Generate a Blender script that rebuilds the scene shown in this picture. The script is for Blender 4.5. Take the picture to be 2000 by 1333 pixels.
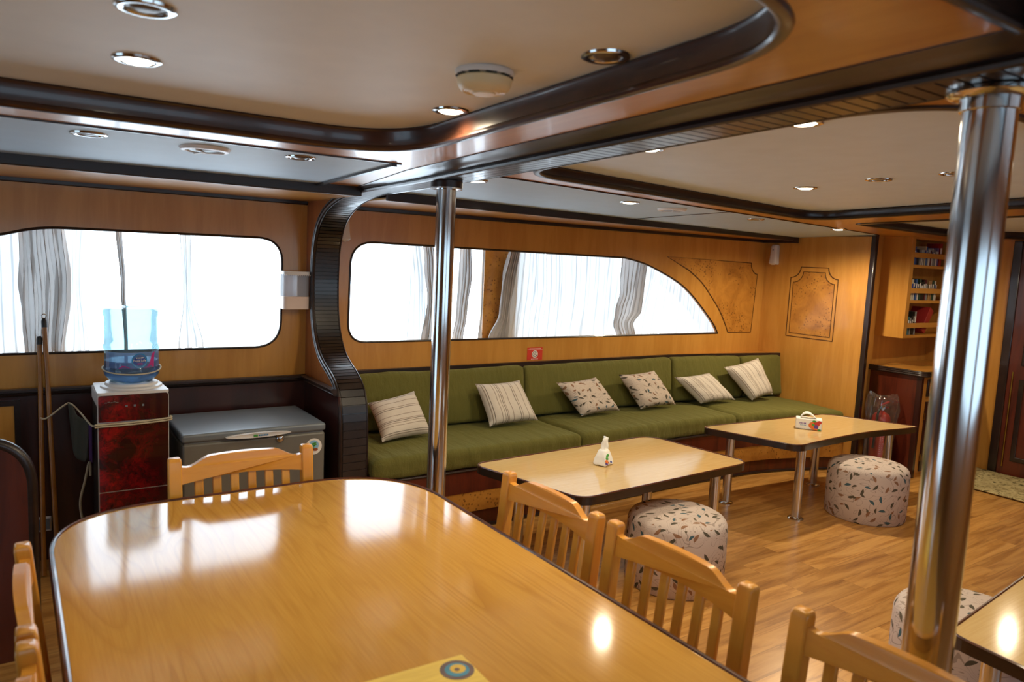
import bpy, bmesh, math, random
from mathutils import Vector, Matrix, noise
from mathutils.geometry import tessellate_polygon
PI = math.pi
random.seed(7)
scn = bpy.context.scene
COL = scn.collection
for o in list(bpy.data.objects):
    bpy.data.objects.remove(o)

# ---------------------------------------------------------------- camera
cam_d = bpy.data.cameras.new('camera')
cam = bpy.data.objects.new('camera', cam_d)
COL.objects.link(cam)
cam_d.sensor_width = 36.0
cam_d.lens = 1430.0 * 36.0 / 2000.0
cam_d.clip_start = 0.02
cam_d.clip_end = 200
AX = Vector((0.82632221, -0.02519299, 0.56263392))      # world axes seen from the camera (right, down, forward)
AY = Vector((-0.56129504, -0.11888458, 0.81903256))
AZ = Vector((0.04625462, -0.99258842, -0.11237767))
cam.matrix_world = Matrix(((AX[0], -AX[1], -AX[2], 0.0),
                           (AY[0], -AY[1], -AY[2], 0.0),
                           (AZ[0], -AZ[1], -AZ[2], 1.7),
                           (0, 0, 0, 1)))
cam_d.dof.use_dof = True
cam_d.dof.focus_distance = 4.2
cam_d.dof.aperture_fstop = 3.2
scn.camera = cam

# ---------------------------------------------------------------- sky, view, light
WORLD_STRENGTH = 6.8
SPOT_W = 16.5
world = bpy.data.worlds.new('overcast')
scn.world = world
world.use_nodes = True
bg = world.node_tree.nodes['Background']
bg.inputs[0].default_value = (0.74, 0.87, 1.0, 1)
bg.inputs[1].default_value = WORLD_STRENGTH
vs = scn.view_settings
vs.view_transform = 'Standard'
vs.look = 'None'
vs.gamma = 1.0
vs.use_curve_mapping = False
vs.exposure = 0.16
cy = scn.cycles
cy.use_denoising = True
cy.max_bounces = 10
cy.diffuse_bounces = 5
cy.glossy_bounces = 4
cy.transparent_max_bounces = 16
cy.sample_clamp_indirect = 6.0
cy.caustics_reflective = False
cy.caustics_refractive = False

def portal(name, loc, size, rot):
    d = bpy.data.lights.new(name, 'AREA')
    d.shape = 'RECTANGLE'
    d.size, d.size_y = size
    d.cycles.is_portal = True
    o = bpy.data.objects.new(name, d)
    o.location = loc
    o.rotation_euler = rot
    COL.objects.link(o)
# daylight openings: the two windows of the far wall the two unseen side windows and the added stern opening
portal('daylight_opening', (0.15, 4.70, 1.42), (2.6, 0.75), (-PI/2, 0, 0))
portal('daylight_opening', (3.55, 4.70, 1.42), (3.7, 0.75), (-PI/2, 0, 0))
portal('daylight_opening', (0.0, -2.15, 1.42), (2.6, 1.0), (PI/2, 0, 0))
portal('daylight_opening', (3.55, -2.15, 1.42), (3.7, 1.0), (PI/2, 0, 0))
portal('daylight_opening', (-3.2, 2.2, 1.05), (2.2, 1.9), (PI/2, 0, -PI/2))  # stern opening, unseen, added for more daylight inside

# ---------------------------------------------------------------- materials
def lin(c):
    return tuple((x/12.92 if x <= 0.04045 else ((x+0.055)/1.055)**2.4) for x in c)
def hx(h):
    return lin(tuple(int(h[i:i+2], 16)/255 for i in (0, 2, 4)))
class NT:
    def __init__(s, name):
        s.m = bpy.data.materials.new(name)
        s.m.use_nodes = True
        s.t = s.m.node_tree
        s.bsdf = s.t.nodes['Principled BSDF']
        s.out = s.t.nodes['Material Output']
    def n(s, typ, **kw):
        nd = s.t.nodes.new(typ)
        for k, v in kw.items():
            if k.startswith('i_'):
                nd.inputs[k[2:].replace('_', ' ')].default_value = v
            else:
                setattr(nd, k, v)
        return nd
    def l(s, a, b):
        s.t.links.new(a, b)
    def math(s, op, a, b=None, c=None):
        nd = s.t.nodes.new('ShaderNodeMath')
        nd.operation = op
        for i, v in enumerate((a, b, c)):
            if v is None: continue
            if isinstance(v, (int, float)): nd.inputs[i].default_value = v
            else: s.l(v, nd.inputs[i])
        return nd.outputs[0]
    def mix(s, fac, a, b):
        nd = s.t.nodes.new('ShaderNodeMix')
        nd.data_type = 'RGBA'
        for i, v in ((0, fac), (6, a), (7, b)):
            if isinstance(v, (int, float)): nd.inputs[i].default_value = v
            elif isinstance(v, tuple): nd.inputs[i].default_value = v + (1,)
            else: s.l(v, nd.inputs[i])
        return nd.outputs[2]
    def ramp(s, fac, stops, interp='LINEAR'):
        nd = s.t.nodes.new('ShaderNodeValToRGB')
        cr = nd.color_ramp
        cr.interpolation = interp
        while len(cr.elements) < len(stops): cr.elements.new(0.5)
        for e, (p, c) in zip(cr.elements, stops):
            e.position = p
            e.color = (c if isinstance(c, tuple) else (c, c, c)) + (1,)
        s.l(fac, nd.inputs[0])
        return nd.outputs[0]
    def coord(s, kind='Object', scale=(1, 1, 1), rot=(0, 0, 0), loc=(0, 0, 0)):
        tc = s.t.nodes.new('ShaderNodeTexCoord')
        mp = s.t.nodes.new('ShaderNodeMapping')
        mp.inputs['Scale'].default_value = scale
        mp.inputs['Rotation'].default_value = rot
        mp.inputs['Location'].default_value = loc
        s.l(tc.outputs[kind], mp.inputs[0])
        return mp.outputs[0]
    def noise(s, vec, scale, detail=4, rough=0.5, dist=0.0):
        nd = s.t.nodes.new('ShaderNodeTexNoise')
        nd.inputs['Scale'].default_value = scale
        nd.inputs['Detail'].default_value = detail
        nd.inputs['Roughness'].default_value = rough
        nd.inputs['Distortion'].default_value = dist
        s.l(vec, nd.inputs['Vector'])
        return nd.outputs['Fac']
    def bump(s, h, strength, dist=0.01):
        nd = s.t.nodes.new('ShaderNodeBump')
        nd.inputs['Strength'].default_value = strength
        nd.inputs['Distance'].default_value = dist
        s.l(h, nd.inputs['Height'])
        s.l(nd.outputs[0], s.bsdf.inputs['Normal'])
    def base(s, c):
        if isinstance(c, tuple): s.bsdf.inputs['Base Color'].default_value = c + (1,)
        else: s.l(c, s.bsdf.inputs['Base Color'])
        return s
    def set(s, rough=0.5, metal=0.0, spec=0.5, coat=0.0, coat_r=0.05):
        b = s.bsdf.inputs
        b['Roughness'].default_value = rough
        b['Metallic'].default_value = metal
        b['Specular IOR Level'].default_value = spec
        b['Coat Weight'].default_value = coat
        b['Coat Roughness'].default_value = coat_r
        return s

def plain(name, c, rough=0.5, metal=0.0, coat=0.0, spec=0.5, bump=0.0):
    m = NT(name)
    v = m.noise(m.coord(), 9.0, 3)
    c2 = tuple(x*0.88 for x in c)
    m.base(m.mix(v, c, c2)).set(rough, metal, spec, coat)
    if bump: m.bump(m.noise(m.coord(), 60.0, 3), bump, 0.003)
    return m.m

def wood(name, a, b, scale=(1.2, 1.2, 14), rough=0.35, coat=0.0, rot=(0, 0, 0), line=0.5, coat_r=0.08, fine=None):
    """grain runs along the axis with the smallest scale"""
    m = NT(name)
    v = m.coord('Object', scale, rot)
    g = m.noise(v, 1.6, 6, 0.62, 0.7)
    f = m.noise(m.coord('Object', tuple(x*5 for x in scale), rot), 2.2, 3, 0.6, 0.2)
    mixv = m.math('ADD', m.math('MULTIPLY', g, 1-line*0.4), m.math('MULTIPLY', f, line*0.4))
    m.base(m.ramp(mixv, [(0.30, b), (0.47, tuple((x*0.55+y*0.45) for x, y in zip(a, b))), (0.55, a), (0.75, tuple(min(1, x*1.08) for x in a))]))
    m.set(rough, 0, 0.5, coat, coat_r)
    return m.m

M = {}
honey_a, honey_b = hx('C48C40'), hx('B47A30')
M['veneer'] = wood('honey veneer', honey_a, honey_b, (5, 5, 0.55), 0.3, 0.25)
M['veneer_x'] = wood('honey veneer lengthwise', honey_a, honey_b, (0.6, 6, 6), 0.3, 0.25, line=0.3)
M['veneer_y'] = wood('honey veneer crosswise', honey_a, honey_b, (6, 0.6, 6), 0.3, 0.18, line=0.3)
M['brown_wood'] = wood('brown veneer', hx('99592C'), hx('7E431F'), (5, 5, 0.6), 0.35, 0.2)
M['mahogany'] = wood('mahogany', hx('5C2413'), hx('3A140C'), (6, 6, 0.7), 0.32, 0.3)
M['mahogany_dark'] = wood('dark mahogany', hx('3A1812'), hx('25100D'), (6, 6, 0.7), 0.32, 0.3)
M['wenge'] = wood('near black moulding', hx('2B1C18'), hx('160E0C'), (1, 9, 9), 0.32, 0.1)
M['wenge_z'] = wood('near black upright moulding', hx('2B1C18'), hx('160E0C'), (9, 9, 1), 0.26, 0.35)
M['trim_brown'] = wood('dark brown recess trim', hx('45281C'), hx('2A1711'), (3, 3, 12), 0.3, 0.3)
M['rib'] = wood('ribbed black wood', hx('231B19'), hx('120D0C'), (9, 2, 9), 0.3, 0.2)
M['chairwood'] = wood('varnished pine', hx('DE9E3E'), hx('CC862C'), (7, 7, 0.9), 0.28, 0.12, line=0.4)
M['chairwood_x'] = wood('varnished pine crosswise', hx('DE9E3E'), hx('CC862C'), (0.9, 7, 7), 0.28, 0.12, line=0.4)
M['edge'] = wood('black table edge', hx('2A1A12'), hx('140D0A'), (4, 4, 4), 0.3, 0.4)
M['edge_red'] = wood('worn brown table lip', hx('5A2B12'), hx('2A130A'), (14, 14, 6), 0.3, 0.4)
M['burl'] = None
def burl(name, a, b, c):
    m = NT(name)
    v = m.coord()
    cl = m.noise(v, 4.5, 5, 0.6, 1.2)
    vo = m.n('ShaderNodeTexVoronoi', feature='F1')
    vo.inputs['Scale'].default_value = 42
    m.l(m.coord(), vo.inputs['Vector'])
    d = m.ramp(vo.outputs['Distance'], [(0.0, 1.0), (0.22, 0.7), (0.34, 0.0)])
    mask = m.math('MULTIPLY', d, m.ramp(m.noise(v, 6, 3), [(0.44, 0.0), (0.56, 1.0)]))
    base = m.ramp(cl, [(0.3, b), (0.6, a)])
    m.base(m.mix(m.math('MULTIPLY', mask, 0.95), base, c)).set(0.3, 0, 0.5, 0.3)
    return m.m
M['burl'] = burl('burl veneer', hx('BE8336'), hx('9C6424'), hx('5E3514'))
M['inlay'] = plain('dark inlay line', hx('4A2A10'), 0.4)

def laminate(name, a, b, c, grain='y', rough=0.22):
    m = NT(name)
    sc = (9, 0.9, 9) if grain == 'y' else (0.9, 9, 9)
    v = m.coord('Object', sc)
    g = m.noise(v, 0.55, 2, 0.5, 0.4)
    rings = m.math('FRACT', m.math('MULTIPLY', g, 16.0))
    dark = m.ramp(rings, [(0.0, 1.0), (0.10, 0.75), (0.35, 0.12), (0.8, 0.0), (1.0, 0.6)])
    f = m.noise(m.coord('Object', (70, 2.5, 70) if grain == 'y' else (2.5, 70, 70)), 2.5, 4, 0.6)
    fade = m.ramp(m.noise(m.coord('Object'), 1.7, 2), [(0.38, 0.25), (0.6, 0.9)])
    base = m.mix(m.math('MULTIPLY', m.math('MULTIPLY', dark, fade), 0.75), a, b)
    m.base(m.mix(m.ramp(f, [(0.35, 0.42), (0.62, 0.0)]), base, c))
    m.set(rough, 0, 0.3, 0.0)
    return m.m
M['oak'] = laminate('oak laminate', hx('D2A04E'), hx('AC7630'), hx('BC863C'), 'y', 0.10)
M['pale_laminate'] = laminate('pale beech laminate', hx('CFB07A'), hx('C4A268'), hx('BC985E'), 'x', 0.10)

def floor_mat():
    m = NT('wood plank floor')
    br = m.n('ShaderNodeTexBrick', offset=0.37, offset_frequency=2)
    m.l(m.coord('Object'), br.inputs['Vector'])
    br.inputs['Scale'].default_value = 1.0
    br.inputs['Brick Width'].default_value = 0.95
    br.inputs['Row Height'].default_value = 0.135
    br.inputs['Mortar Size'].default_value = 0.0012
    br.inputs['Mortar Smooth'].default_value = 0.6
    br.inputs['Bias'].default_value = 0.0
    br.inputs['Color1'].default_value = (0, 0, 0, 1)
    br.inputs['Color2'].default_value = (1, 1, 1, 1)
    br.inputs['Mortar'].default_value = (0.5, 0.5, 0.5, 1)
    # shift the grain from plank to plank
    cv = m.n('ShaderNodeCombineXYZ')
    m.l(m.math('MULTIPLY', br.outputs['Color'], 23.0), cv.inputs[0])
    m.l(m.math('MULTIPLY', br.outputs['Color'], 7.0), cv.inputs[2])
    va = m.n('ShaderNodeVectorMath', operation='ADD')
    m.l(m.coord('Object', (1.3, 14, 1)), va.inputs[0])
    m.l(cv.outputs[0], va.inputs[1])
    g = m.noise(va.outputs[0], 1.3, 7, 0.62, 0.9)
    col = m.ramp(g, [(0.28, hx('8A5A2A')), (0.42, hx('AC783A')), (0.55, hx('C4904E')), (0.75, hx('D2A05C'))])
    tint = m.ramp(br.outputs['Color'], [(0.0, (0.82, 0.80, 0.78)), (1.0, (1.1, 1.1, 1.06))])
    mul = m.n('ShaderNodeMix', data_type='RGBA', blend_type='MULTIPLY')
    mul.inputs[0].default_value = 1.0
    m.l(col, mul.inputs[6]); m.l(tint, mul.inputs[7])
    m.base(m.mix(m.math('MULTIPLY', br.outputs['Fac'], 0.6), mul.outputs[2], hx('3A2210')))
    m.set(0.3, 0, 0.45, 0.12, 0.1)
    return m.m
M['floor'] = floor_mat()

M['ceil'] = plain('off-white ceiling panel', hx('E6E8E2'), 0.55, spec=0.35)
M['ceil_gloss'] = plain('white side ceiling panel', hx('B8D0E4'), 0.55, spec=0.3)
M['ceil_lounge'] = plain('cool white ceiling panel', hx('DDEDF8'), 0.5, spec=0.4)
M['chrome'] = plain('polished steel', (0.66, 0.66, 0.66), 0.13, 1.0)
M['steel'] = plain('brushed steel leg', (0.72, 0.72, 0.70), 0.2, 1.0)
M['white_plastic'] = plain('white plastic', hx('E2DEDA'), 0.4)
M['cream_shell'] = plain('pinkish cream plastic', hx('E6CDBE'), 0.45)
M['cream_plastic'] = plain('yellowed cream plastic', hx('E6D2A4'), 0.45)
M['black_plastic'] = plain('black plastic', hx('1A1A1C'), 0.4)
M['grey_metal'] = plain('dark grey enamel', hx('76736B'), 0.42, 0.1, spec=0.5)
M['grey_lid'] = plain('blue-grey enamel lid', hx('737A80'), 0.4, 0.1, spec=0.5)
M['red_paint'] = plain('red enamel', hx('B5231C'), 0.3, coat=0.4)
M['sign_red'] = plain('red sign print', hx('D23A2B'), 0.45)
M['white_print'] = plain('white print', hx('EFEAE2'), 0.5)
M['black_print'] = plain('black print', hx('151515'), 0.5)
M['paper'] = plain('white tissue paper', hx('F3F1EC'), 0.8)
M['rope'] = plain('cream cord', hx('C9BC9E'), 0.8)
M['towel'] = plain('grey green cloth', hx('4A4A40'), 0.9, bump=0.4)
M['purple'] = plain('purple cloth', hx('4B2A60'), 0.9)
M['stick'] = wood('bamboo-brown broom stick', hx('A26A2A'), hx('80501C'), (9, 9, 1.5), 0.35, 0.2)
M['yellow'] = wood('yellow painted wood', hx('F4D04A'), hx('E4BC34'), (2, 30, 30), 0.5)
M['ring_brown'] = wood('brown painted ring', hx('6A4A44'), hx('4E3530'), (2, 30, 30), 0.5)
M['ring_blue'] = wood('blue painted ring', hx('2F8FB0'), hx('2A7898'), (2, 30, 30), 0.5)
M['ring_yellow'] = plain('yellow painted ring', hx('EBC02A'), 0.5)
M['brass'] = plain('brass', hx('B08A3A'), 0.3, 1.0)
M['pink'] = plain('magenta print', hx('C23A8E'), 0.4)
M['badge_blue'] = plain('blue badge', hx('2C8CC8'), 0.4)
M['navy'] = plain('navy print', hx('1E3F9A'), 0.4)
M['green_print'] = plain('green print', hx('4FA046'), 0.5)
M['orange_print'] = plain('orange print', hx('EC7A2C'), 0.5)
M['purple_print'] = plain('purple print', hx('6A4AA2'), 0.5)
M['sky_print'] = plain('sky blue print', hx('8FC0E0'), 0.5)
M['skin_print'] = plain('brown print', hx('A0522D'), 0.5)

def emis(name, c, s):
    m = NT(name)
    m.base((0.8, 0.8, 0.8))
    m.bsdf.inputs['Emission Color'].default_value = c + (1,)
    m.bsdf.inputs['Emission Strength'].default_value = s
    return m.m
M['bulb'] = emis('lit halogen lamp', (1.0, 0.86, 0.62), 14.0)
M['bulb_off'] = plain('unlit lamp glass', hx('6A5A44'), 0.35, 0.0)

def corduroy():
    m = NT('olive green corduroy')
    v = m.coord('Object')
    n1 = m.noise(v, 2.5, 3)
    n2 = m.noise(m.coord('Object', (60, 6, 60)), 3.0, 2)
    m.base(m.mix(n2, m.mix(n1, hx('6C6834'), hx('5A5627')), hx('625E2B'))).set(0.85, 0, 0.2)
    m.bsdf.inputs['Sheen Weight'].default_value = 0.35
    m.bsdf.inputs['Sheen Roughness'].default_value = 0.5
    m.bsdf.inputs['Sheen Tint'].default_value = hx('A8A870') + (1,)
    wv = m.noise(m.coord('Object', (14, 3, 5)), 1.5, 3, 0.5)
    m.bump(m.math('ADD', m.math('MULTIPLY', n2, 0.15), wv), 0.75, 0.022)
    return m.m
M['corduroy'] = corduroy()

def striped():
    m = NT('cream striped linen')
    uv = m.coord('UV')
    sp = m.n('ShaderNodeSeparateXYZ')
    m.l(uv, sp.inputs[0])
    cream, grey, dark = hx('D2C8BC'), hx('8E7F72'), hx('62564C')
    stops = []
    lines = [0.06, 0.10, 0.24, 0.30, 0.34, 0.37, 0.47, 0.62, 0.66, 0.78, 0.90, 0.94]
    for i, p in enumerate(lines):
        c = dark if i % 3 == 1 else grey
        stops += [(p-0.008, cream), (p-0.004, c), (p+0.004, c), (p+0.008, cream)]
    a = m.ramp(sp.outputs[0], [s for s in stops if s[0] < 0.4][:28])
    b = m.ramp(sp.outputs[0], [s for s in stops if s[0] > 0.4][:28])
    mul = m.n('ShaderNodeMix', data_type='RGBA', blend_type='DARKEN')
    mul.inputs[0].default_value = 1.0
    m.l(a, mul.inputs[6]); m.l(b, mul.inputs[7])
    m.base(mul.outputs[2]).set(0.85, 0, 0.2)
    m.bump(m.noise(uv, 14, 4), 0.25, 0.01)
    return m.m
M['striped'] = striped()

def leafy(name, scale, ground):
    """scattered small leaves with curling stems, on UVs measured in metres"""
    m = NT(name)
    uv = m.coord('UV', (scale, scale, scale))
    def leaves(off, size, dens):
        vo = m.n('ShaderNodeTexVoronoi', feature='F1', voronoi_dimensions='2D')
        vo.inputs['Scale'].default_value = 1.0
        vo.inputs['Randomness'].default_value = 0.85
        ad = m.n('ShaderNodeVectorMath', operation='ADD')
        ad.inputs[1].default_value = off
        m.l(uv, ad.inputs[0])
        m.l(ad.outputs[0], vo.inputs['Vector'])
        sub = m.n('ShaderNodeVectorMath', operation='SUBTRACT')
        m.l(ad.outputs[0], sub.inputs[0]); m.l(vo.outputs['Position'], sub.inputs[1])
        sc = m.n('ShaderNodeSeparateColor')
        m.l(vo.outputs['Color'], sc.inputs[0])
        rot = m.n('ShaderNodeVectorRotate', rotation_type='Z_AXIS')
        m.l(sub.outputs[0], rot.inputs['Vector'])
        m.l(m.math('MULTIPLY', sc.outputs[0], 6.283), rot.inputs['Angle'])
        sp = m.n('ShaderNodeSeparateXYZ')
        m.l(rot.outputs[0], sp.inputs[0])
        x = m.math('DIVIDE', sp.outputs[0], size)
        # lens shape bent a little: |y + 0.1 x^2| < w (1 - x^2)
        x2 = m.math('MULTIPLY', x, x)
        y = m.math('ABSOLUTE', m.math('ADD', sp.outputs[1], m.math('MULTIPLY', x2, -0.06)))
        lim = m.math('MULTIPLY', m.math('SUBTRACT', 1.0, x2), size*0.36)
        ins = m.math('LESS_THAN', y, lim)
        keep = m.math('LESS_THAN', sc.outputs[1], dens)
        colr = m.ramp(sc.outputs[2], [(0.0, hx('544E42')), (0.36, hx('544E42')), (0.37, hx('46606A')), (0.58, hx('46606A')), (0.59, hx('645C4E')), (0.74, hx('645C4E')), (0.75, hx('8E6A52'))], 'CONSTANT')
        return m.math('MULTIPLY', ins, keep), colr
    f1, c1 = leaves((0, 0, 0), 0.33, 0.9)
    f2, c2 = leaves((7.37, 3.61, 0), 0.26, 0.45)
    nz = m.noise(uv, 0.55, 1, 0.4, 1.6)
    ln = m.math('LESS_THAN', m.math('ABSOLUTE', m.math('SUBTRACT', m.math('FRACT', m.math('MULTIPLY', nz, 7.0)), 0.5)), 0.05)
    nb = m.noise(uv, 12.0, 2)
    g = m.mix(nb, ground, tuple(x*0.93 for x in ground))
    g = m.mix(m.math('MULTIPLY', ln, 0.55), g, hx('75665C'))
    g = m.mix(f2, g, c2)
    m.base(m.mix(f1, g, c1)).set(0.88, 0, 0.2)
    return m.m
M['leafy'] = leafy('cream leaf print', 13.5, hx('D0C0B2'))
M['leafy_stool'] = leafy('lilac-cream leaf print', 13.0, hx('C8B8B0'))

def rug_mat():
    m = NT('worn floral rug')
    v = m.coord('Object')
    n = m.noise(v, 16, 5, 0.65, 1.5)
    n2 = m.noise(v, 5, 2, 0.5, 1.0)
    m.base(m.mix(m.ramp(n2, [(0.4, 0.0), (0.6, 0.4)]), m.ramp(n, [(0.38, hx('4E4A30')), (0.46, hx('B9A878')), (0.58, hx('C9BA8C')), (0.66, hx('7A6E48'))]), hx('8C7A52'))).set(0.95, 0, 0.1)
    return m.m
M['rug'] = rug_mat()

def sheer(name, c, opacity, stripe):
    m = NT(name)
    uv = m.coord('UV')
    sp = m.n('ShaderNodeSeparateXYZ'); m.l(uv, sp.inputs[0])
    st = m.math('LESS_THAN', m.math('FRACT', m.math('MULTIPLY', sp.outputs[0], stripe)), 0.12)
    st2 = m.math('LESS_THAN', m.math('FRACT', m.math('MULTIPLY', sp.outputs[0], stripe*0.37)), 0.06)
    s = m.math('MAXIMUM', st, st2)
    col = m.mix(m.math('MULTIPLY', s, 0.45), c, tuple(x*0.5 for x in c))
    df = m.n('ShaderNodeBsdfDiffuse'); tl = m.n('ShaderNodeBsdfTranslucent'); tr = m.n('ShaderNodeBsdfTransparent')
    m.l(col, df.inputs[0]); m.l(col, tl.inputs[0])
    m1 = m.n('ShaderNodeMixShader'); m1.inputs[0].default_value = 0.24 if stripe > 10 else 0.10
    m.l(df.outputs[0], m1.inputs[1]); m.l(tl.outputs[0], m1.inputs[2])
    m2 = m.n('ShaderNodeMixShader')
    m.l(m.math('MINIMUM', m.math('ADD', m.math('MULTIPLY', s, 0.12), opacity), 1.0), m2.inputs[0])
    m.l(tr.outputs[0], m2.inputs[1]); m.l(m1.outputs[0], m2.inputs[2])
    m.l(m2.outputs[0], m.out.inputs[0])
    return m.m
M['sheer'] = sheer('sheer striped voile', hx('E4E8EA'), 0.965, 16.0)
M['bunch'] = sheer('gathered striped voile', hx('CFCBC8'), 0.97, 9.0)

def clear(name, tint, gloss=0.08, milk=0.0, milk_c=(0.8, 0.85, 0.9)):
    m = NT(name)
    tr = m.n('ShaderNodeBsdfTransparent'); tr.inputs[0].default_value = tint + (1,)
    gl = m.n('ShaderNodeBsdfGlossy'); gl.inputs['Roughness'].default_value = 0.06
    fr = m.n('ShaderNodeFresnel'); fr.inputs[0].default_value = 1.35
    m1 = m.n('ShaderNodeMixShader')
    m.l(m.math('ADD', m.math('MULTIPLY', fr.outputs[0], 0.6), gloss*0.2), m1.inputs[0])
    m.l(tr.outputs[0], m1.inputs[1]); m.l(gl.outputs[0], m1.inputs[2])
    last = m1.outputs[0]
    if milk > 0:
        df = m.n('ShaderNodeBsdfTranslucent'); df.inputs[0].default_value = milk_c + (1,)
        d2 = m.n('ShaderNodeBsdfDiffuse'); d2.inputs[0].default_value = milk_c + (1,)
        ad = m.n('ShaderNodeMixShader'); ad.inputs[0].default_value = 0.5
        m.l(df.outputs[0], ad.inputs[1]); m.l(d2.outputs[0], ad.inputs[2])
        mm = m.n('ShaderNodeMixShader'); mm.inputs[0].default_value = milk
        m.l(last, mm.inputs[1]); m.l(ad.outputs[0], mm.inputs[2])
        last = mm.outputs[0]
    m.l(last, m.out.inputs[0])
    return m.m
M['pane'] = clear('window glass', (0.97, 0.985, 0.99), 0.0)
M['tinted'] = clear('tinted window glass', (0.50, 0.54, 0.56), 0.0)  # tint put in to dim the unseen windows mirrored in the pole
M['bottle'] = clear('pale blue bottle plastic', (0.44, 0.57, 0.60), 0.1, 0.05)
M['water'] = clear('blue water', (0.68, 0.80, 0.97), 0.1, 0.20, (0.36, 0.52, 0.90))
M['label_film'] = clear('blue label film', (0.78, 0.86, 0.98), 0.1, 0.42, (0.38, 0.52, 0.88))
M['clear_box'] = clear('milky clear plastic', (0.90, 0.92, 0.96), 0.1, 0.40, (0.92, 0.90, 0.94))
M['bag'] = clear('clear plastic bag', (0.95, 0.95, 0.95), 0.35, 0.05, (0.8, 0.75, 0.7))

def floral():
    m = NT('dark red floral glass')
    v = m.coord('Object', (1, 1, 1))
    sp = m.n('ShaderNodeSeparateXYZ'); m.l(v, sp.inputs[0])
    big = m.noise(v, 7, 4, 0.6, 0.8)
    vo = m.n('ShaderNodeTexVoronoi', feature='F1'); vo.inputs['Scale'].default_value = 9
    m.l(v, vo.inputs['Vector'])
    pet = m.noise(m.coord('Object', (1, 1, 1)), 26, 5, 0.7, 2.0)
    f = m.math('MULTIPLY', m.ramp(big, [(0.40, 0.0), (0.62, 1.0)]), m.ramp(pet, [(0.35, 0.15), (0.55, 1.0)]))
    # flowers crowd the left half of the front
    left = m.ramp(m.math('ADD', sp.outputs[0], 0.5), [(0.40, 1.0), (0.62, 0.12)])
    hole = m.ramp(vo.outputs['Distance'], [(0.05, 0.0), (0.2, 1.0)])
    f = m.math('MULTIPLY', m.math('MULTIPLY', f, left), hole)
    m.base(m.ramp(f, [(0.0, hx('2C070C')), (0.25, hx('560A0E')), (0.8, hx('980F14'))])).set(0.18, 0, 0.5, 0.5, 0.04)
    return m.m
M['floral'] = floral()

# ---------------------------------------------------------------- geometry helpers
S_CEIL, Y_CEIL = 0.031, 2.87
def zc(z0, y):                       # the deckhead rises towards the middle of the boat
    return z0 + S_CEIL*(Y_CEIL - y)

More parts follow.
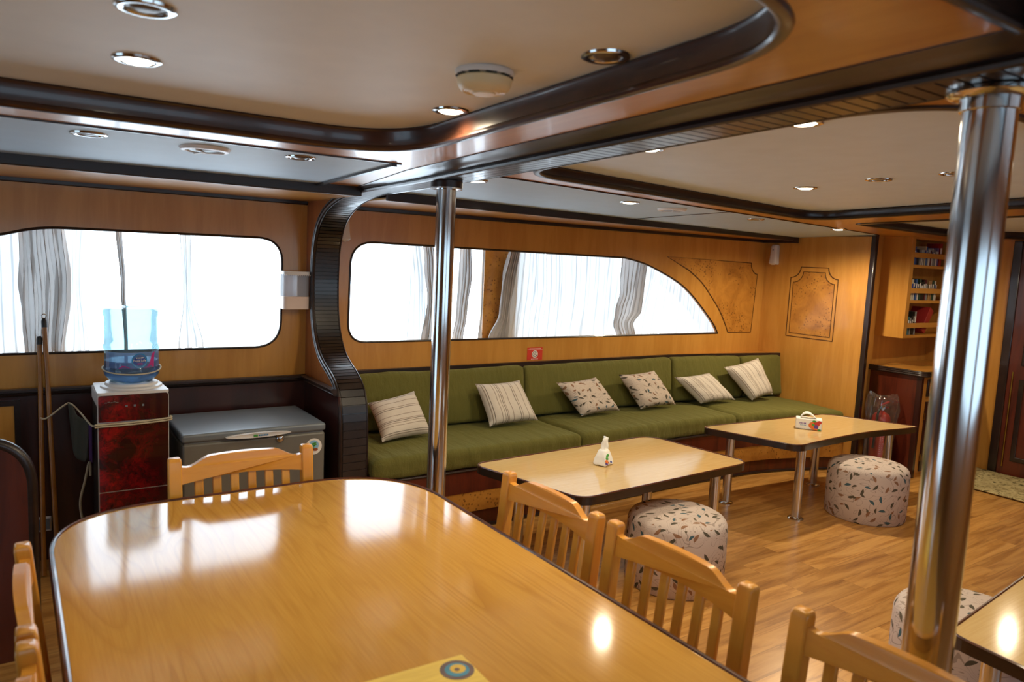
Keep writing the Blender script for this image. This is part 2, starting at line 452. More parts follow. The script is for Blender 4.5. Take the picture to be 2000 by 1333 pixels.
class MB:
    def __init__(s):
        s.v, s.f, s.uv, s.mi = [], [], [], []
    def vert(s, p):
        s.v.append(tuple(p)); return len(s.v)-1
    def face(s, idx, uv=None, mi=0):
        s.f.append(tuple(idx)); s.uv.append(uv); s.mi.append(mi)
    def poly(s, pts, uv=None, mi=0):
        s.face([s.vert(p) for p in pts], uv, mi)
    def box(s, a, b, mi=0):
        x0, y0, z0 = a; x1, y1, z1 = b
        i = [s.vert(p) for p in ((x0,y0,z0),(x1,y0,z0),(x1,y1,z0),(x0,y1,z0),(x0,y0,z1),(x1,y0,z1),(x1,y1,z1),(x0,y1,z1))]
        for q in ((0,3,2,1),(4,5,6,7),(0,1,5,4),(1,2,6,5),(2,3,7,6),(3,0,4,7)):
            s.face([i[k] for k in q], None, mi)
        return s
    def hexa(s, low, high):          # two 4-point rings
        i = [s.vert(p) for p in list(low)+list(high)]
        for q in ((0,3,2,1),(4,5,6,7),(0,1,5,4),(1,2,6,5),(2,3,7,6),(3,0,4,7)):
            s.face([i[k] for k in q])
        return s
    def prism(s, pts, lo, hi, fn=lambda a, b, t: (a, b, t), holes=()):
        """2-D polygon (a,b) with holes, extruded in t; fn maps to space"""
        loops = [pts]+list(holes)
        flat = [p for lp in loops for p in lp]
        tris = tessellate_polygon([[Vector((p[0], p[1], 0)) for p in lp] for lp in loops])
        b0 = [s.vert(fn(p[0], p[1], lo)) for p in flat]
        b1 = [s.vert(fn(p[0], p[1], hi)) for p in flat]
        for t in tris:
            s.face([b0[k] for k in t]); s.face([b1[k] for k in reversed(t)])
        k = 0
        for lp in loops:
            n = len(lp)
            for i in range(n):
                j = (i+1) % n
                s.face([b0[k+i], b0[k+j], b1[k+j], b1[k+i]])
            k += n
        return s
    def lathe(s, prof, seg=32, c=(0, 0, 0), uvscale=None, a0=0.0, a1=2*PI, mi=0):
        """profile of (r,z) turned about z at c"""
        full = abs(a1-a0-2*PI) < 1e-6
        n = seg if full else seg+1
        rings = []
        for r, z in prof:
            rings.append([s.vert((c[0]+r*math.cos(a0+(a1-a0)*k/seg), c[1]+r*math.sin(a0+(a1-a0)*k/seg), c[2]+z)) for k in range(n)])
        ln = [0]
        for i in range(1, len(prof)):
            ln.append(ln[-1]+math.hypot(prof[i][0]-prof[i-1][0], prof[i][1]-prof[i-1][1]))
        for i in range(len(prof)-1):
            for k in range(seg):
                k2 = (k+1) % n if full else k+1
                q = (rings[i][k], rings[i][k2], rings[i+1][k2], rings[i+1][k])
                if uvscale:
                    flat = abs(prof[i][1]-prof[i+1][1]) < 0.6*abs(prof[i][0]-prof[i+1][0])
                    if flat and prof[i][0] < uvscale*0.97+1:
                        uv = [(s.v[t][0]-c[0]+3, s.v[t][1]-c[1]+3) for t in q]
                    else:
                        u0, u1 = uvscale*2*PI*k/seg, uvscale*2*PI*(k+1)/seg
                        uv = [(u0, ln[i]), (u1, ln[i]), (u1, ln[i+1]), (u0, ln[i+1])]
                else: uv = None
                s.face(q, uv, mi)
        return s
    def tube(s, path, r, seg=10, cap=True, mi=0):
        path = [Vector(p) for p in path]
        n = len(path)
        rr = r if isinstance(r, (list, tuple)) else [r]*n
        prev = None
        rings = []
        for i, p in enumerate(path):
            t = (path[min(i+1, n-1)]-path[max(i-1, 0)]).normalized()
            if prev is None:
                up = Vector((0, 0, 1)) if abs(t.z) < 0.9 else Vector((1, 0, 0))
                a = t.cross(up).normalized()
            else:
                a = (prev - t*prev.dot(t)).normalized()
            prev = a
            b = t.cross(a)
            rings.append([s.vert(p+a*(rr[i]*math.cos(2*PI*k/seg))+b*(rr[i]*math.sin(2*PI*k/seg))) for k in range(seg)])
        for i in range(n-1):
            for k in range(seg):
                s.face((rings[i][k], rings[i][(k+1) % seg], rings[i+1][(k+1) % seg], rings[i+1][k]), None, mi)
        if cap:
            s.face(tuple(reversed(rings[0])), None, mi); s.face(tuple(rings[-1]), None, mi)
        return s
    def rbox(s, size, r, n=(8, 8, 4), fn=None):
        """soft rounded box centred at 0; fn(p, nrm) maps each point"""
        hx_, hy_, hz_ = [k/2 for k in size]
        idx = {}
        def put(p):
            inner = Vector((max(-hx_+r, min(hx_-r, p[0])), max(-hy_+r, min(hy_-r, p[1])), max(-hz_+r, min(hz_-r, p[2]))))
            d = Vector(p)-inner
            nn = d.normalized() if d.length > 1e-9 else Vector((0, 0, 1))
            q = inner+nn*r if d.length > 1e-9 else Vector(p)
            q2 = Vector(fn(q, nn)) if fn else q
            key = (round(p[0], 5), round(p[1], 5), round(p[2], 5))
            if key not in idx: idx[key] = s.vert(q2)
            return idx[key]
        def line(h, k):
            e = max(0.0, h-r)
            # extra points in the rounded borders
            a = [-h, -h+r*0.35, -h+r*0.8]
            m_ = [-e+2*e*i/k for i in range(k+1)]
            return a+[x for x in m_ if x > -h+r*0.9 and x < h-r*0.9]+[h-r*0.8, h-r*0.35, h]
        X, Y, Z = line(hx_, n[0]), line(hy_, n[1]), line(hz_, n[2])
        for A, B, mk in ((X, Y, lambda a, b, t: (a, b, hz_*t)), (X, Z, lambda a, b, t: (a, hy_*t, b)), (Y, Z, lambda a, b, t: (hx_*t, a, b))):
            for t in (-1, 1):
                for i in range(len(A)-1):
                    for j in range(len(B)-1):
                        q = [put(mk(A[i], B[j], t)), put(mk(A[i+1], B[j], t)), put(mk(A[i+1], B[j+1], t)), put(mk(A[i], B[j+1], t))]
                        if len(set(q)) == 4: s.face(q)
        return s
    def map(s, fn):
        s.v = [tuple(fn(Vector(p))) for p in s.v]; return s

def link(name, mb, mats, parent=None, smooth=False, bevel=0.0, seg=2, angle=35, loc=None):
    me = bpy.data.meshes.new(name)
    me.from_pydata(mb.v, [], mb.f)
    if any(u is not None for u in mb.uv):
        ul = me.uv_layers.new(name='UVMap')
        k = 0
        for poly, u in zip(me.polygons, mb.uv):
            for i, li in enumerate(poly.loop_indices):
                ul.data[li].uv = u[i] if u is not None else (0, 0)
    for mt in (mats if isinstance(mats, (list, tuple)) else [mats]):
        me.materials.append(M[mt] if isinstance(mt, str) else mt)
    for p, mi in zip(me.polygons, mb.mi): p.material_index = mi
    bm = bmesh.new(); bm.from_mesh(me)
    bmesh.ops.recalc_face_normals(bm, faces=bm.faces)
    bm.to_mesh(me); bm.free()
    if smooth:
        for p in me.polygons: p.use_smooth = True
        me.set_sharp_from_angle(angle=math.radians(angle if smooth is True else smooth))
    o = bpy.data.objects.new(name, me)
    COL.objects.link(o)
    if parent: o.parent = parent
    if loc: o.location = loc
    if bevel:
        b = o.modifiers.new('edge', 'BEVEL')
        b.width = bevel; b.segments = seg; b.limit_method = 'ANGLE'; b.angle_limit = math.radians(angle)
        b.harden_normals = False
        for p in me.polygons: p.use_smooth = True
        me.set_sharp_from_angle(angle=math.radians(angle))
    return o
def tag(o, label=None, cat=None, group=None, kind=None):
    if label: o['label'] = label
    if cat: o['category'] = cat
    if group: o['group'] = group
    if kind: o['kind'] = kind
    return o
def thing(name, label, cat, loc=(0, 0, 0), rotz=0.0, group=None, kind=None):
    o = bpy.data.objects.new(name, None)
    o.empty_display_size = 0.1
    COL.objects.link(o)
    o.location = loc
    o.rotation_euler = (0, 0, rotz)
    return tag(o, label, cat, group, kind)
def struct(name, mb, mats, label=None, cat=None, **kw):
    o = link(name, mb, mats, **kw)
    return tag(o, label, cat, None, 'structure' if not kw.get('parent') else None)
def dup(root, loc, rotz, label, group=None):
    r = root.copy(); COL.objects.link(r)
    r.location = loc; r.rotation_euler = (0, 0, rotz)
    r['label'] = label
    if group: r['group'] = group
    for ch in list(root.children):
        c = ch.copy(); COL.objects.link(c); c.parent = r
        for g in ch.children:
            d = g.copy(); COL.objects.link(d); d.parent = c
    return r
def roundpoly(pts, rad, seg=8):
    out = []
    n = len(pts)
    for i, p in enumerate(pts):
        r = rad[i] if isinstance(rad, (list, tuple)) else rad
        p = Vector(p[:2]); a = Vector(pts[i-1][:2]); b = Vector(pts[(i+1) % n][:2])
        if r <= 0: out.append((p.x, p.y)); continue
        u = (a-p); v = (b-p)
        r = min(r, u.length*0.49, v.length*0.49)
        p0 = p+u.normalized()*r; p1 = p+v.normalized()*r
        for k in range(seg+1):
            t = k/seg
            q = p0*(1-t)**2+p*2*t*(1-t)+p1*t*t
            # pull the quadratic towards a circular arc
            out.append((q.x, q.y))
    return out
def spline(pts, per=8):
    P = [Vector(p) for p in pts]
    out = []
    for i in range(len(P)-1):
        p0, p1, p2, p3 = P[max(i-1, 0)], P[i], P[i+1], P[min(i+2, len(P)-1)]
        for k in range(per):
            t = k/per
            out.append(0.5*((2*p1)+(p2-p0)*t+(2*p0-5*p1+4*p2-p3)*t*t+(3*p1-p0-3*p2+p3)*t**3))
    out.append(P[-1])
    return out
def resample(pts, step):
    P = [Vector(p) for p in pts]
    out = [P[0]]; acc = 0.0
    for a, b in zip(P, P[1:]):
        L = (b-a).length; d = step-acc
        while d <= L:
            out.append(a+(b-a)*(d/L)); d += step
        acc = (acc+L) % step if L else acc
    return out
def text_mesh(body, size, fn, name, mat, parent, spacing=1.0, align='CENTER'):
    cu = bpy.data.curves.new(name, 'FONT')
    cu.body = body; cu.size = size; cu.align_x = align; cu.align_y = 'CENTER'; cu.resolution_u = 2
    cu.extrude = 0.0004
    cu.space_character = spacing
    tmp = bpy.data.objects.new('tmp_text', cu)
    COL.objects.link(tmp)
    dg = bpy.context.evaluated_depsgraph_get()
    me = bpy.data.meshes.new_from_object(tmp.evaluated_get(dg))
    bpy.data.objects.remove(tmp); bpy.data.curves.remove(cu)
    for v in me.vertices: v.co = Vector(fn(v.co.x, v.co.y, v.co.z))
    me.materials.clear(); me.materials.append(M[mat])
    o = bpy.data.objects.new(name, me)
    COL.objects.link(o)
    if parent: o.parent = parent
    return o
def disc(r, y=0, seg=28, c=(0, 0), h=0.002):
    """thin upright disc facing -y"""
    mb = MB()
    pts = [(c[0]+r*math.cos(2*PI*k/seg), c[1]+r*math.sin(2*PI*k/seg)) for k in range(seg)]
    return mb.prism(pts, y-h, y, lambda a, b, t: (a, t, b))
# ---------------------------------------------------------------- the room shell
WY = 4.45                                       # inner face of the window wall
XL, XR = 1.50, 1.66                             # the ribbed bulkhead between the two halves
X0, X1, Y0 = -3.0, 7.2, -2.0
XEND = 5.94                                     # bulkhead panel at the end of the sofa
YALC = 3.50                                     # back of the bookcase alcove

struct('floor', MB().box((X0, Y0, -0.05), (X1, WY+0.2, 0.0)), 'floor')

def on_wall(a, b, t): return (a, t, b)
win_left = roundpoly([(-1.1, 1.10), (1.345, 1.10), (1.352, 1.752), (0.12, 1.747), (-0.1, 1.68), (-1.1, 1.68)], [0.1, 0.16, 0.15, 0.10, 0.12, 0.1], 10)
arc = [Vector(p) for p in ((4.131, 1.745), (4.36, 1.705), (4.613, 1.622), (4.80, 1.545), (4.949, 1.455), (5.09, 1.345), (5.206, 1.245), (5.28, 1.175), (5.335, 1.105))]
arc = [(p.x, p.y) for p in spline(arc, 5)]
win_right = roundpoly([(1.775, 1.112), (1.785, 1.760), (4.131, 1.745), (5.335, 1.105)], [0.13, 0.16, 0, 0], 10)[:-2] + arc
# left and right parts of the back wall (one wall, two windows)
struct('wall_back', MB().prism([(X0, 0), (X1, 0), (X1, 2.25), (X0, 2.25)], WY, WY+0.025, on_wall, [win_left, win_right]), 'veneer')

# hull side outside the lining, with the same two openings enlarged, keeps the depth of the window niches
def grow(pts, d):
    cx = sum(p[0] for p in pts)/len(pts); cz = sum(p[1] for p in pts)/len(pts)
    return [(p[0]+(d if p[0] > cx else -d), p[1]+(d if p[1] > cz else -d)) for p in pts]
out_l = [(-1.25, 1.04), (1.45, 1.04), (1.45, 1.84), (-1.25, 1.84)]
out_r1 = [(1.70, 1.04), (2.885, 1.04), (2.885, 1.84), (1.70, 1.84)]
out_r2 = [(3.18, 1.04), (5.5, 1.04), (5.5, 1.84), (3.18, 1.84)]
struct('wall_outer', MB().prism([(X0, 0), (X1, 0), (X1, 2.25), (X0, 2.25)], 4.60, 4.64, on_wall, [out_l, out_r1, out_r2]), 'burl')

def rim(pts, y, r, name, parent, mat='wenge'):
    p3 = [(a, y, b) for a, b in pts]
    p3.append(p3[0])
    return link(name, MB().tube(p3, r, 8, False), mat, parent, smooth=True)
w1 = thing('window_1', None, None, kind='structure')
rim(win_left, WY-0.001, 0.007, 'window_frame', w1)
link('pane', MB().box((-1.25, 4.615, 1.04), (1.45, 4.62, 1.84)), 'pane', w1)
w2 = thing('window_2', None, None, kind='structure')
rim(win_right, WY-0.001, 0.007, 'window_frame', w2)
link('pane', MB().box((1.70, 4.615, 1.04), (2.885, 4.62, 1.84)), 'pane', w2)
link('pane', MB().box((3.18, 4.615, 1.04), (5.5, 4.62, 1.84)), 'pane', w2)
# sill boards of the niches
struct('trim_1', MB().box((-1.25, WY+0.025, 1.06), (1.45, 4.60, 1.085)), 'veneer_x')
struct('trim_2', MB().box((1.70, WY+0.025, 1.06), (5.5, 4.60, 1.085)), 'veneer_x')

# other walls
def on_wall_x(a, b, t): return (t, a, b)
glz = [(1.2, 0.15), (3.2, 0.15), (3.2, 1.95), (1.2, 1.95)]
struct('wall_left', MB().prism([(Y0, 0), (WY+0.2, 0), (WY+0.2, 2.3), (Y0, 2.3)], X0-0.1, X0, on_wall_x, [glz]), 'veneer')
w5 = thing('fill_window', None, None, kind='structure')  # unseen stern glazing added to bring in fill daylight
link('pane', MB().box((X0-0.06, 1.2, 0.15), (X0-0.055, 3.2, 1.95)), 'tinted', w5)
link('frame', MB().box((X0-0.1, 2.16, 0.15), (X0, 2.24, 1.95)), 'mahogany', w5)
struct('wall_right', MB().box((X1, Y0, 0), (X1+0.1, WY+0.2, 2.3)), 'veneer')
wfl = [(-1.1, 0.95), (1.35, 0.95), (1.35, 1.85), (-1.1, 1.85)]  # unseen side windows, made taller to let in more daylight
wfr = [(1.8, 0.95), (5.3, 0.95), (5.3, 1.85), (1.8, 1.85)]
struct('wall_front', MB().prism([(X0, 0), (X1, 0), (X1, 2.3), (X0, 2.3)], Y0-0.05, Y0, on_wall, [roundpoly(wfl, 0.14), roundpoly(wfr, 0.14)]), 'veneer')
w3 = thing('window_3', None, None, kind='structure')
link('pane', MB().box((-1.1, Y0-0.04, 0.95), (1.35, Y0-0.035, 1.85)), 'tinted', w3)
w4 = thing('window_4', None, None, kind='structure')
link('pane', MB().box((1.8, Y0-0.04, 0.95), (5.3, Y0-0.035, 1.85)), 'tinted', w4)

# bulkhead panel at the sofa's end, with its black edge strip
struct('wall_end', MB().box((XEND, 3.40, 0), (XEND+0.03, WY, 2.1)), 'veneer')
struct('trim_3', MB().box((XEND-0.008, 3.375, 0), (XEND+0.036, 3.418, 2.06)), 'wenge_z', bevel=0.006)
struct('trim_4', MB().box((XEND-0.012, 3.418, 2.018), (XEND, 4.13, 2.042)), 'wenge')
struct('wall_alcove', MB().box((XEND+0.03, YALC, 0), (X1, YALC+0.03, 2.1)), 'veneer')

# inlaid panels: shaped burl with dark stringing
def strip(path, w, t, mapf):
    """flat ribbon of width w following a closed 2-D path"""
    mb = MB()
    n = len(path)
    inn, outn = [], []
    for i in range(n):
        a, p, b = Vector(path[i-1]), Vector(path[i]), Vector(path[(i+1) % n])
        d = ((p-a).normalized()+(b-p).normalized())
        d = d.normalized() if d.length > 1e-6 else (b-p).normalized()
        nn = Vector((-d.y, d.x))
        inn.append(p-nn*w/2); outn.append(p+nn*w/2)
    a = [mb.vert(mapf(p.x, p.y, t)) for p in inn]
    b = [mb.vert(mapf(p.x, p.y, t)) for p in outn]
    a2 = [mb.vert(mapf(p.x, p.y, 0)) for p in inn]
    b2 = [mb.vert(mapf(p.x, p.y, 0)) for p in outn]
    for i in range(n):
        j = (i+1) % n
        mb.face((a[i], a[j], b[j], b[i])); mb.face((a[i], a2[i], a2[j], a[j])); mb.face((b[i], b[j], b2[j], b2[i]))
    return mb
def quarter(cx, cz, r, a0, a1, n=8):
    return [(cx+r*math.cos(math.radians(a0+(a1-a0)*k/n)), cz+r*math.sin(math.radians(a0+(a1-a0)*k/n))) for k in range(n+1)]
wmap = lambda a, b, t: (a, WY-t, b)
emap = lambda a, b, t: (XEND-t, a, b)
inl = [(4.617, 1.775), (5.735, 1.758)] + quarter(5.835, 1.755, 0.10, 180, 270) + [(5.805, 1.106), (5.475, 1.110)] + \
      [(p.x, p.y) for p in spline([(5.44, 1.17), (5.34, 1.31), (5.20, 1.45), (5.069, 1.565), (4.90, 1.665)], 4)]
t5 = struct('trim_5', MB().prism(inl, 0, 0.002, wmap), 'burl')
link('stringing', strip(inl, 0.009, 0.004, wmap), 'inlay', t5)
def shield(y0, y1, z0, z1, r):
    return [(y0, z0), (y1, z0)] + quarter(y1, z1, r, 270, 180) [0:] + quarter(y0, z1, r, 0, -90)
sh = shield(3.685, 4.155, 1.105, 1.742, 0.098)
sh2 = shield(3.715, 4.125, 1.135, 1.700, 0.098)
t6 = struct('trim_6', MB().prism(sh2, 0, 0.002, emap), 'burl')
link('stringing', strip(sh, 0.008, 0.004, emap), 'inlay', t6)
link('stringing', strip(sh2, 0.006, 0.004, emap), 'inlay', t6)

# left half: mahogany dado with its black rail
struct('trim_7', MB().box((X0, 4.42, 0), (XL, WY, 0.90)), 'mahogany_dark')
def rail_profile(p0, p1, out, name, z=0.90, parent=None, d=0.034, h=0.042):
    """a moulded rail from p0 to p1, standing out in direction out"""
    p0, p1, out = Vector(p0), Vector(p1), Vector(out)
    mb = MB()
    prof = [(0, 0), (d*0.55, 0.004), (d*0.75, h*0.30), (d*0.60, h*0.45), (d, h*0.62), (d, h*0.88), (d*0.7, h), (0, h)]
    r = [[mb.vert(p+out*a+Vector((0, 0, z+b))) for a, b in prof] for p in (p0, p1)]
    n = len(prof)
    for i in range(n):
        mb.face((r[0][i], r[0][(i+1) % n], r[1][(i+1) % n], r[1][i]))
    mb.face(r[0]); mb.face(list(reversed(r[1])))
    return struct(name, mb, 'wenge', parent=parent)
rail_profile((X0, 4.42, 0), (XL-0.012, 4.42, 0), (0, -1, 0), 'trim_8', 0.885)
t9 = struct('trim_9', MB().box((-0.9, 4.408, 0.30), (0.0, 4.42, 0.845)), 'veneer')
fr = MB().box((-0.9, 4.40, 0.843), (0.020, 4.424, 0.868)).box((-0.006, 4.40, 0.28), (0.020, 4.424, 0.843))
link('frame', fr, 'wenge', t9)

# ---------------------------------------------------------------- deckhead
def on_ceil(a, b, t): return (a, b, zc(t, b))
rec_left = roundpoly([(-2.3, 0.75), (1.20, 0.75), (1.20, 2.53), (-2.3, 2.53)], [0.2, 0.36, 0.34, 0.2], 14)
rec_right = roundpoly([(1.76, 0.86), (4.30, 0.86), (4.44, 2.98), (1.76, 2.58)], [0.34, 0.3, 0.30, 0.26], 14)
rec_fwd = roundpoly([(4.86, 0.6), (6.95, 0.6), (6.95, 2.66), (6.3, 2.99), (4.84, 2.93)], [0.2, 0.2, 0.1, 0.1, 0.10], 8)
rec_near = roundpoly([(-2.3, -1.6), (1.40, -1.6), (1.40, 0.585), (-2.3, 0.585)], [0.2, 0.2, 0.0, 0.2], 8)
holes = [rec_left, rec_right, rec_fwd, rec_near]
struct('ceiling', MB().prism([(X0, Y0), (X1, Y0), (X1, WY), (X0, WY)], 2.05, 2.065, on_ceil, holes), 'veneer_y')
def panel(pts, z, name, mat='ceil'):
    xs = [p[0] for p in pts]; ys = [p[1] for p in pts]
    a, b, c, d = min(xs)-0.06, max(xs)+0.06, min(ys)-0.06, max(ys)+0.06
    mb = MB().prism([(a, c), (b, c), (b, d), (a, d)], z, z+0.015, on_ceil)
    return struct(name, mb, mat)
panel(rec_left, 2.12, 'ceiling_panel')
panel(rec_right, 2.10, 'ceiling_panel', 'ceil_lounge')
panel(rec_fwd, 2.10, 'ceiling_panel', 'ceil_lounge')
panel(rec_near, 2.12, 'ceiling_panel')
def recess_trim(pts, z1, n):
    """moulded dark border round a recess: upright face with a rounded lip below"""
    mb = MB()
    prof = [(0.003, z1), (0.008, z1-0.006), (0.003, z1-0.014), (0.003, 2.062), (0.009, 2.056), (0.012, 2.049), (0.008, 2.043), (-0.002, 2.040), (-0.016, 2.043), (-0.020, 2.051)]
    cx = sum(p[0] for p in pts)/len(pts); cyy = sum(p[1] for p in pts)/len(pts)
    N = len(pts)
    rings = []
    for i, p in enumerate(pts):
        a, q, b = Vector(pts[i-1]), Vector(p), Vector(pts[(i+1) % N])
        d = ((q-a).normalized()+(b-q).normalized()).normalized()
        nn = Vector((-d.y, d.x))
        if nn.dot(Vector((cx, cyy))-q) < 0: nn = -nn
        rings.append([mb.vert(on_ceil(q.x+nn.x*o, q.y+nn.y*o, z)) for o, z in prof])
    for i in range(N):
        j = (i+1) % N
        for k in range(len(prof)-1):
            mb.face((rings[i][k], rings[j][k], rings[j][k+1], rings[i][k+1]))
    return struct('trim_%d' % n, mb, 'trim_brown' if n == 10 else 'wenge', smooth=True)
recess_trim(rec_left, 2.12, 10)
recess_trim(rec_right, 2.10, 11)
recess_trim(rec_fwd, 2.10, 12)
recess_trim(rec_near, 2.12, 13)

# white side strips of the deckhead, their seams
sl = [(X0, 2.73), (1.27, 2.73), (1.27, 3.61), (X0, 3.61)]
struct('ceiling_strip', MB().prism(sl, 2.046, 2.050, on_ceil), 'ceil_gloss')
sr = [(1.665, 2.72), (3.21, 2.947), (5.28, 3.26), (XEND, 3.37), (XEND, 4.12), (1.665, 3.66)]
struct('ceiling_strip', MB().prism(sr, 2.046, 2.050, on_ceil), 'ceil_gloss')
seams = MB()
def seam(mb, a, b, w=0.006, z=2.0445):
    a, b = Vector(a), Vector(b)
    d = (b-a).normalized(); n = Vector((-d.y, d.x))*w/2
    mb.prism([tuple(a-n), tuple(b-n), tuple(b+n), tuple(a+n)], z, 2.050, on_ceil)
seam(seams, (X0, 2.73), (1.30, 2.73)); seam(seams, (1.665, 2.72), (3.21, 2.947)); seam(seams, (3.21, 2.947), (5.28, 3.26)); seam(seams, (5.28, 3.26), (XEND, 3.37))
seam(seams, (1.27, 2.73), (1.27, 3.61), 0.022, 2.036)
seam(seams, (3.636, 3.86), (3.627, 3.01), 0.014, 2.043)
struct('trim_14', seams, 'wenge')

# dropped box along the window wall: dark fascia, wood soffit, dark bead on the wall
struct('trim_15', MB().box((X0, 3.605, 1.978), (XL, 3.625, 2.06)), 'wenge', bevel=0.005)
struct('ceiling_soffit', MB().box((X0, 3.62, 1.984), (XL, WY, 1.994)), 'veneer_x')
fas = [(XR, 3.645), (5.86, 4.105), (5.86, 4.135), (XR, 3.67)]
struct('trim_16', MB().prism(fas, 1.972, 2.055), 'wenge', bevel=0.005)
struct('ceiling_soffit', MB().prism([(XR, 3.66), (5.90, 4.12), (5.90, WY), (XR, WY)], 1.980, 1.99), 'veneer_x')
struct('trim_17', MB().box((5.86, 4.105, 1.955), (5.935, WY, 2.05)), 'wenge')
struct('trim_18', MB().box((X0, WY-0.016, 1.962), (XL, WY, 1.990)), 'wenge', bevel=0.005)
struct('trim_19', MB().box((XR, WY-0.016, 1.955), (5.86, WY, 1.984)), 'wenge', bevel=0.005)

# ---------------------------------------------------------------- ribbed bulkhead and beam
prof = [(Y0, zc(2.026, Y0)), (-1.0, zc(2.026, -1)), (0.2, zc(2.026, 0.2)), (1.2, zc(2.026, 1.2)), (2.2, zc(2.026, 2.2)), (2.9, zc(2.026, 2.9)),
        (3.30, 2.018), (3.60, 2.012), (3.80, 2.000), (3.97, 1.974), (4.11, 1.932), (4.21, 1.875), (4.276, 1.80), (4.318, 1.69), (4.333, 1.537),
        (4.330, 1.40), (4.312, 1.29), (4.27, 1.180), (4.197, 1.090), (4.11, 1.036), (4.02, 0.997), (3.935, 0.950), (3.878, 0.890), (3.845, 0.80), (3.832, 0.66), (3.83, 0.40), (3.83, 0.0)]
curve = spline([Vector((a, b, 0)) for a, b in prof], 8)
YB = 3.05                                        # the beam ends and the arch begins here
part = thing('partition', None, None, kind='structure')
beam = thing('beam', None, None, kind='structure')
slab = [(p.x, p.y) for p in curve if p.x > YB or p.y < 1.9] + [(WY, 0.0), (WY, 2.04), (YB, 2.06)]
link('panel', MB().prism(slab, XL, XR, lambda a, b, t: (t, a, b)), 'brown_wood', part)
slab = [(p.x, p.y) for p in curve if p.x <= YB and p.y > 1.9] + [(YB, 2.06), (Y0, 2.24)]
link('core', MB().prism(slab, XL, XR, lambda a, b, t: (t, a, b)), 'brown_wood', beam)
def rib_points():
    fine = resample(curve, 0.002)
    out, acc, want = [fine[0]], 0.0, 0.038
    for a, b in zip(fine, fine[1:]):
        acc += (b-a).length
        want = 0.038 if (b.y > 1.9 and b.x < 3.2) else (0.022 if b.y > 1.02 else (0.028 if b.y > 0.93 else 0.045))
        if acc >= want: out.append(b); acc = 0.0
    return out
rs = rib_points()
mbs = {beam: MB(), part: MB()}
for a, b in zip(rs, rs[1:]):
    d = (b-a); n = Vector((d.y, -d.x, 0)).normalized()
    e = d.normalized()*0.0009
    p, q = a+e, b-e
    own = beam if a.x < YB and a.y > 1.9 else part
    r0 = [(XL+0.012, p), (XR-0.008, p), (XR-0.008, q), (XL+0.012, q)]
    low = [(x, (v-n*0.004).x, (v-n*0.004).y) for x, v in r0]
    c = (p+q)/2
    high = [(x, (v-(v-c).normalized()*0.0022+n*0.007).x, (v-(v-c).normalized()*0.0022+n*0.007).y) for x, v in r0]
    mbs[own].hexa(low, high)
for own, sel in ((beam, [i for i, p in enumerate(curve) if p.x <= YB and p.y > 1.9]), (part, [i for i, p in enumerate(curve) if p.x >= YB-0.12 or p.y < 1.9])):
    bk = MB()
    st_ = []
    for i in sel:
        d = (curve[min(i+1, len(curve)-1)]-curve[max(i-1, 0)]); n = Vector((d.y, -d.x, 0)).normalized()
        q = curve[i]+n*0.0015
        st_.append([bk.vert((XL-0.0015, curve[i].x-n.x*0.02, curve[i].y-n.y*0.02)), bk.vert((XL-0.0015, q.x, q.y)), bk.vert((XR+0.001, q.x, q.y)), bk.vert((XR+0.001, curve[i].x-n.x*0.01, curve[i].y-n.y*0.01))])
    for a, b in zip(st_, st_[1:]):
        for k in range(3): bk.face((a[k], a[k+1], b[k+1], b[k]))
    link('edge_backing', bk, 'rib', own)
link('ribbed_facing', mbs[beam], 'rib', beam)
link('ribbed_facing', mbs[part], 'rib', part)
def bead(x, r, o, name):
    pts = []
    for i, p in enumerate(curve):
        d = (curve[min(i+1, len(curve)-1)]-curve[max(i-1, 0)]); n = Vector((d.y, -d.x, 0)).normalized()
        q = p+n*o
        pts.append((x, q.x, q.y))
    k = max(i for i, p in enumerate(curve) if p.x <= YB and p.y > 1.9)
    link(name, MB().tube(pts[:k+1], r, 8), 'wenge', beam, smooth=True)
    link(name, MB().tube(pts[k:], r, 8), 'wenge', part, smooth=True)
bead(XL-0.002, 0.011, 0.003, 'edge_bead')
bead(XL-0.004, 0.007, -0.020, 'edge_bead')
bead(XR-0.002, 0.006, 0.003, 'edge_bead')
# cove between beam and soffit on the dining side, dying into the arch
mb = MB()
st = []
for i in range(0, 60):
    y = Y0+(3.75-Y0)*i/59
    k = max(0.0, min(1.0, (3.75-y)/0.9))
    zb = min(curve, key=lambda p: abs(p.x-y) + (0 if p.y > 1.9 else 9)).y if y > 2.9 else zc(2.026, y)
    w = 0.012+0.098*k
    zt = zc(2.053, y)
    pr = [(XL, zb+0.002), (XL-w*0.16, zb+0.006), (XL-w*0.30, zb+0.004), (XL-w*0.48, zb+(zt-zb)*0.42), (XL-w*0.72, zb+(zt-zb)*0.62), (XL-w*0.9, zb+(zt-zb)*0.70), (XL-w, zt-0.006), (XL-w, zt+0.004), (XL, zt+0.004)]
    st.append([mb.vert((x, y, z)) for x, z in pr])
for a, b in zip(st, st[1:]):
    for k in range(8): mb.face((a[k], a[k+1], b[k+1], b[k]))
link('cove_moulding', mb, 'wenge', beam, smooth=True)
# dado on the bulkhead's dining side
link('dado_panel', MB().box((XL-0.012, 3.845, 0), (XL, 4.42, 0.885)), 'mahogany_dark', part)
rail_profile((XL-0.012, 4.42, 0), (XL-0.012, 3.872, 0), (-1, 0, 0), 'dado_rail', 0.885, part)

